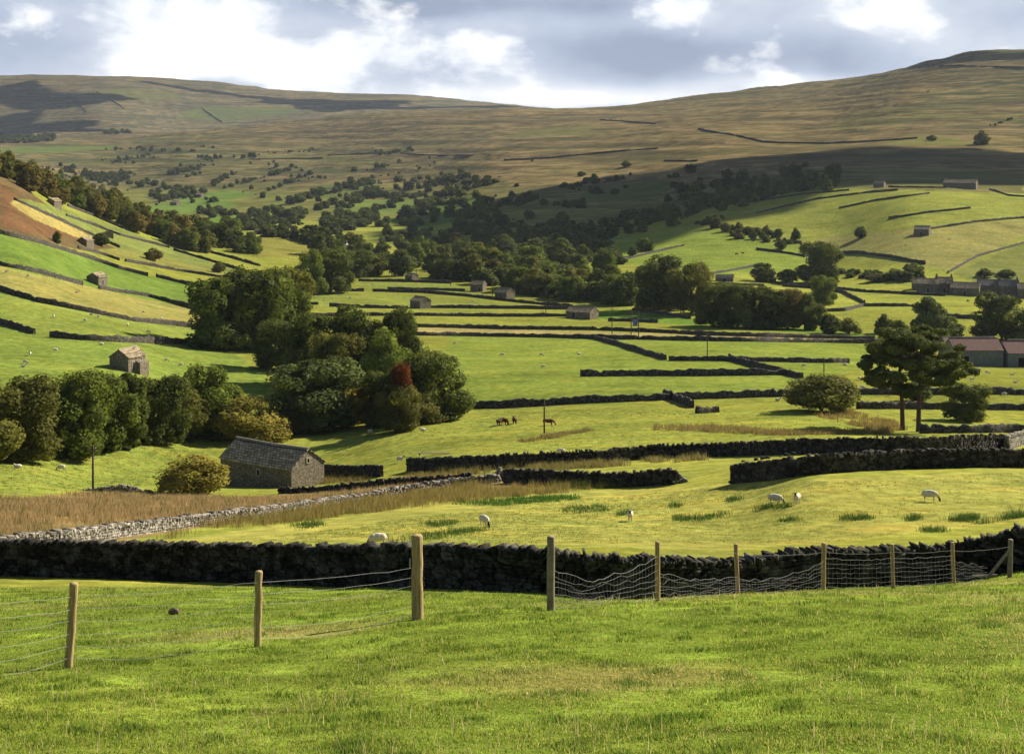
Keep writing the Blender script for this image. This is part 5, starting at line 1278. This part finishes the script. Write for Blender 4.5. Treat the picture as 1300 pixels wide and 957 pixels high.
rushes('rush_patches', [
 ([(640,634),(735,628),(735,634),(640,642),(560,640)], 330, 12, .35, dg, (.06,.13,.02), .3),
 ([(860,655),(880,658),(930,650),(925,655),(880,664),(850,660)], 80, 12, .4, dg, drk, .3),
 ([(710,645),(770,640),(770,650),(720,654)], 90, 12, .3, dg, drk, .3),
 ([(785,652),(800,650),(800,654),(785,655)], 25, 12, .4, dg, drk, .2),
 ([(850,642),(866,640),(866,644),(850,645)], 20, 12, .4, dg, drk, .2), ([(925,634),(940,633),(940,637),(925,638)], 25, 12, .4, dg, drk, .2),
 ([(1070,657),(1107,657),(1107,661),(1070,661)], 50, 12, .4, dg, drk, .2), ([(1150,657),(1170,657),(1165,662),(1148,661)], 25, 12, .4, dg, drk, .2),
 ([(1210,660),(1250,655),(1300,650),(1300,656),(1250,665),(1220,664)], 130, 12, .45, dg, drk, .3), ([(1172,672),(1200,670),(1200,676),(1172,677)], 40, 12, .4, dg, drk, .2),
 ([(990,660),(1015,659),(1015,662),(990,662)], 25, 12, .35, dg, drk, .2), ([(965,642),(1000,640),(1000,646),(965,647)], 50, 12, .3, dg, drk, .3),
 ([(540,680),(600,672),(620,673),(560,684),(480,690),(500,684)], 120, 12, .35, dg, drk, .3), ([(370,668),(400,662),(410,667),(380,674)], 60, 12, .35, dg, drk, .3),
 ([(540,665),(575,661),(580,665),(550,670)], 60, 12, .35, dg, drk, .3),
], 'darker green patches of rush in the yellow green pasture', 37)

# ---------------------------------------------------------------- clouds that throw the broad shadows on the dale
def cloud(pts, label, seed, alt=900, dmin=0, thick=90):
    r = random.Random(seed); P = [hit(a, b, dmin) for a, b in pts]
    Q = [p+SUN*((alt-p.z)/SUN.z) for p in P]; c = sum(Q, Vector())/len(Q); bm = bmesh.new(); n = len(Q); V = []
    ring = []
    for i in range(n):
        a, b = Q[i], Q[(i+1) % n]
        for k in range(8):
            q0 = a+(b-a)*k/8; w_ = float(fbm(np.array(q0.x/260.), np.array(q0.y/260.), seed*9, 4)); q0 = q0+(q0-c).normalized()*((.42 if seed == 1 else .75)*w_-.04)*min((q0-c).length, 900); ring.append(q0)
    lv = [(0, .80), (.15, 1.0), (.5, .93), (.8, .7), (1, .35)]
    for z, s in lv:
        V.append([bm.verts.new((c.x+(q0.x-c.x)*s, c.y+(q0.y-c.y)*s, alt+z*thick*r.uniform(.8, 1.2))) for q0 in ring])
    m_ = len(ring)
    for i in range(len(lv)-1):
        for k in range(m_): bm.faces.new((V[i][k], V[i][(k+1) % m_], V[i+1][(k+1) % m_], V[i+1][k]))
    bm.faces.new(V[0][::-1]); bm.faces.new(V[-1])
    me = bpy.data.meshes.new('cloud'); bm.to_mesh(me); bm.free()
    tag(obj('cloud', me, MT['cloud'], smooth=True), label, 'cloud', 'low clouds overhead')
cloud([(560,268),(640,262),(720,236),(820,219),(920,204),(1060,190),(1200,186),(1350,183),(1600,180),(1600,226),(1350,224),(1190,222),(1120,230),(1060,243),(960,262),(880,290),(760,300),(660,310),(560,296)], 'long low cloud overhead, right of the picture, the nearest one', 1)
cloud([(-150,104),(40,108),(110,118),(180,128),(120,133),(40,128),(-150,130)], 'upper streak of low cloud shading the left of the far fell', 2, dmin=4000, alt=1100, thick=50)
cloud([(-150,138),(30,140),(90,150),(140,160),(190,168),(60,170),(-150,172)], 'lower streak of low cloud shading the left of the far fell', 12, dmin=4000, alt=1100, thick=50)
cloud([(380,125),(520,128),(640,134),(560,139),(420,142),(300,120),(200,106)], 'thin cloud shading the skyline of the far fell', 3, dmin=4300, alt=1100, thick=50)
cloud([(1100,90),(1180,72),(1320,68),(1320,82),(1200,82)], 'small cloud shading the right summit', 5, dmin=2000, alt=1000, thick=50)

# ---------------------------------------------------------------- air
hz = MB(); hz.box((200, 4300, 140), (9400, 9000, 640))
hm = bpy.data.materials.new('haze'); hm.use_nodes = True; ht = hm.node_tree; ht.nodes.clear()
ho = N(ht, 'ShaderNodeOutputMaterial'); pv = N(ht, 'ShaderNodeVolumePrincipled', i_Density=0.000024, i_Anisotropy=0.2)
pv.inputs['Color'].default_value = (.70, .80, 1.0, 1); ht.links.new(pv.outputs[0], ho.inputs['Volume'])
hzo = hz.build('haze', hm); tag(hzo, kind='stuff'); hzo.display_type = 'WIRE'
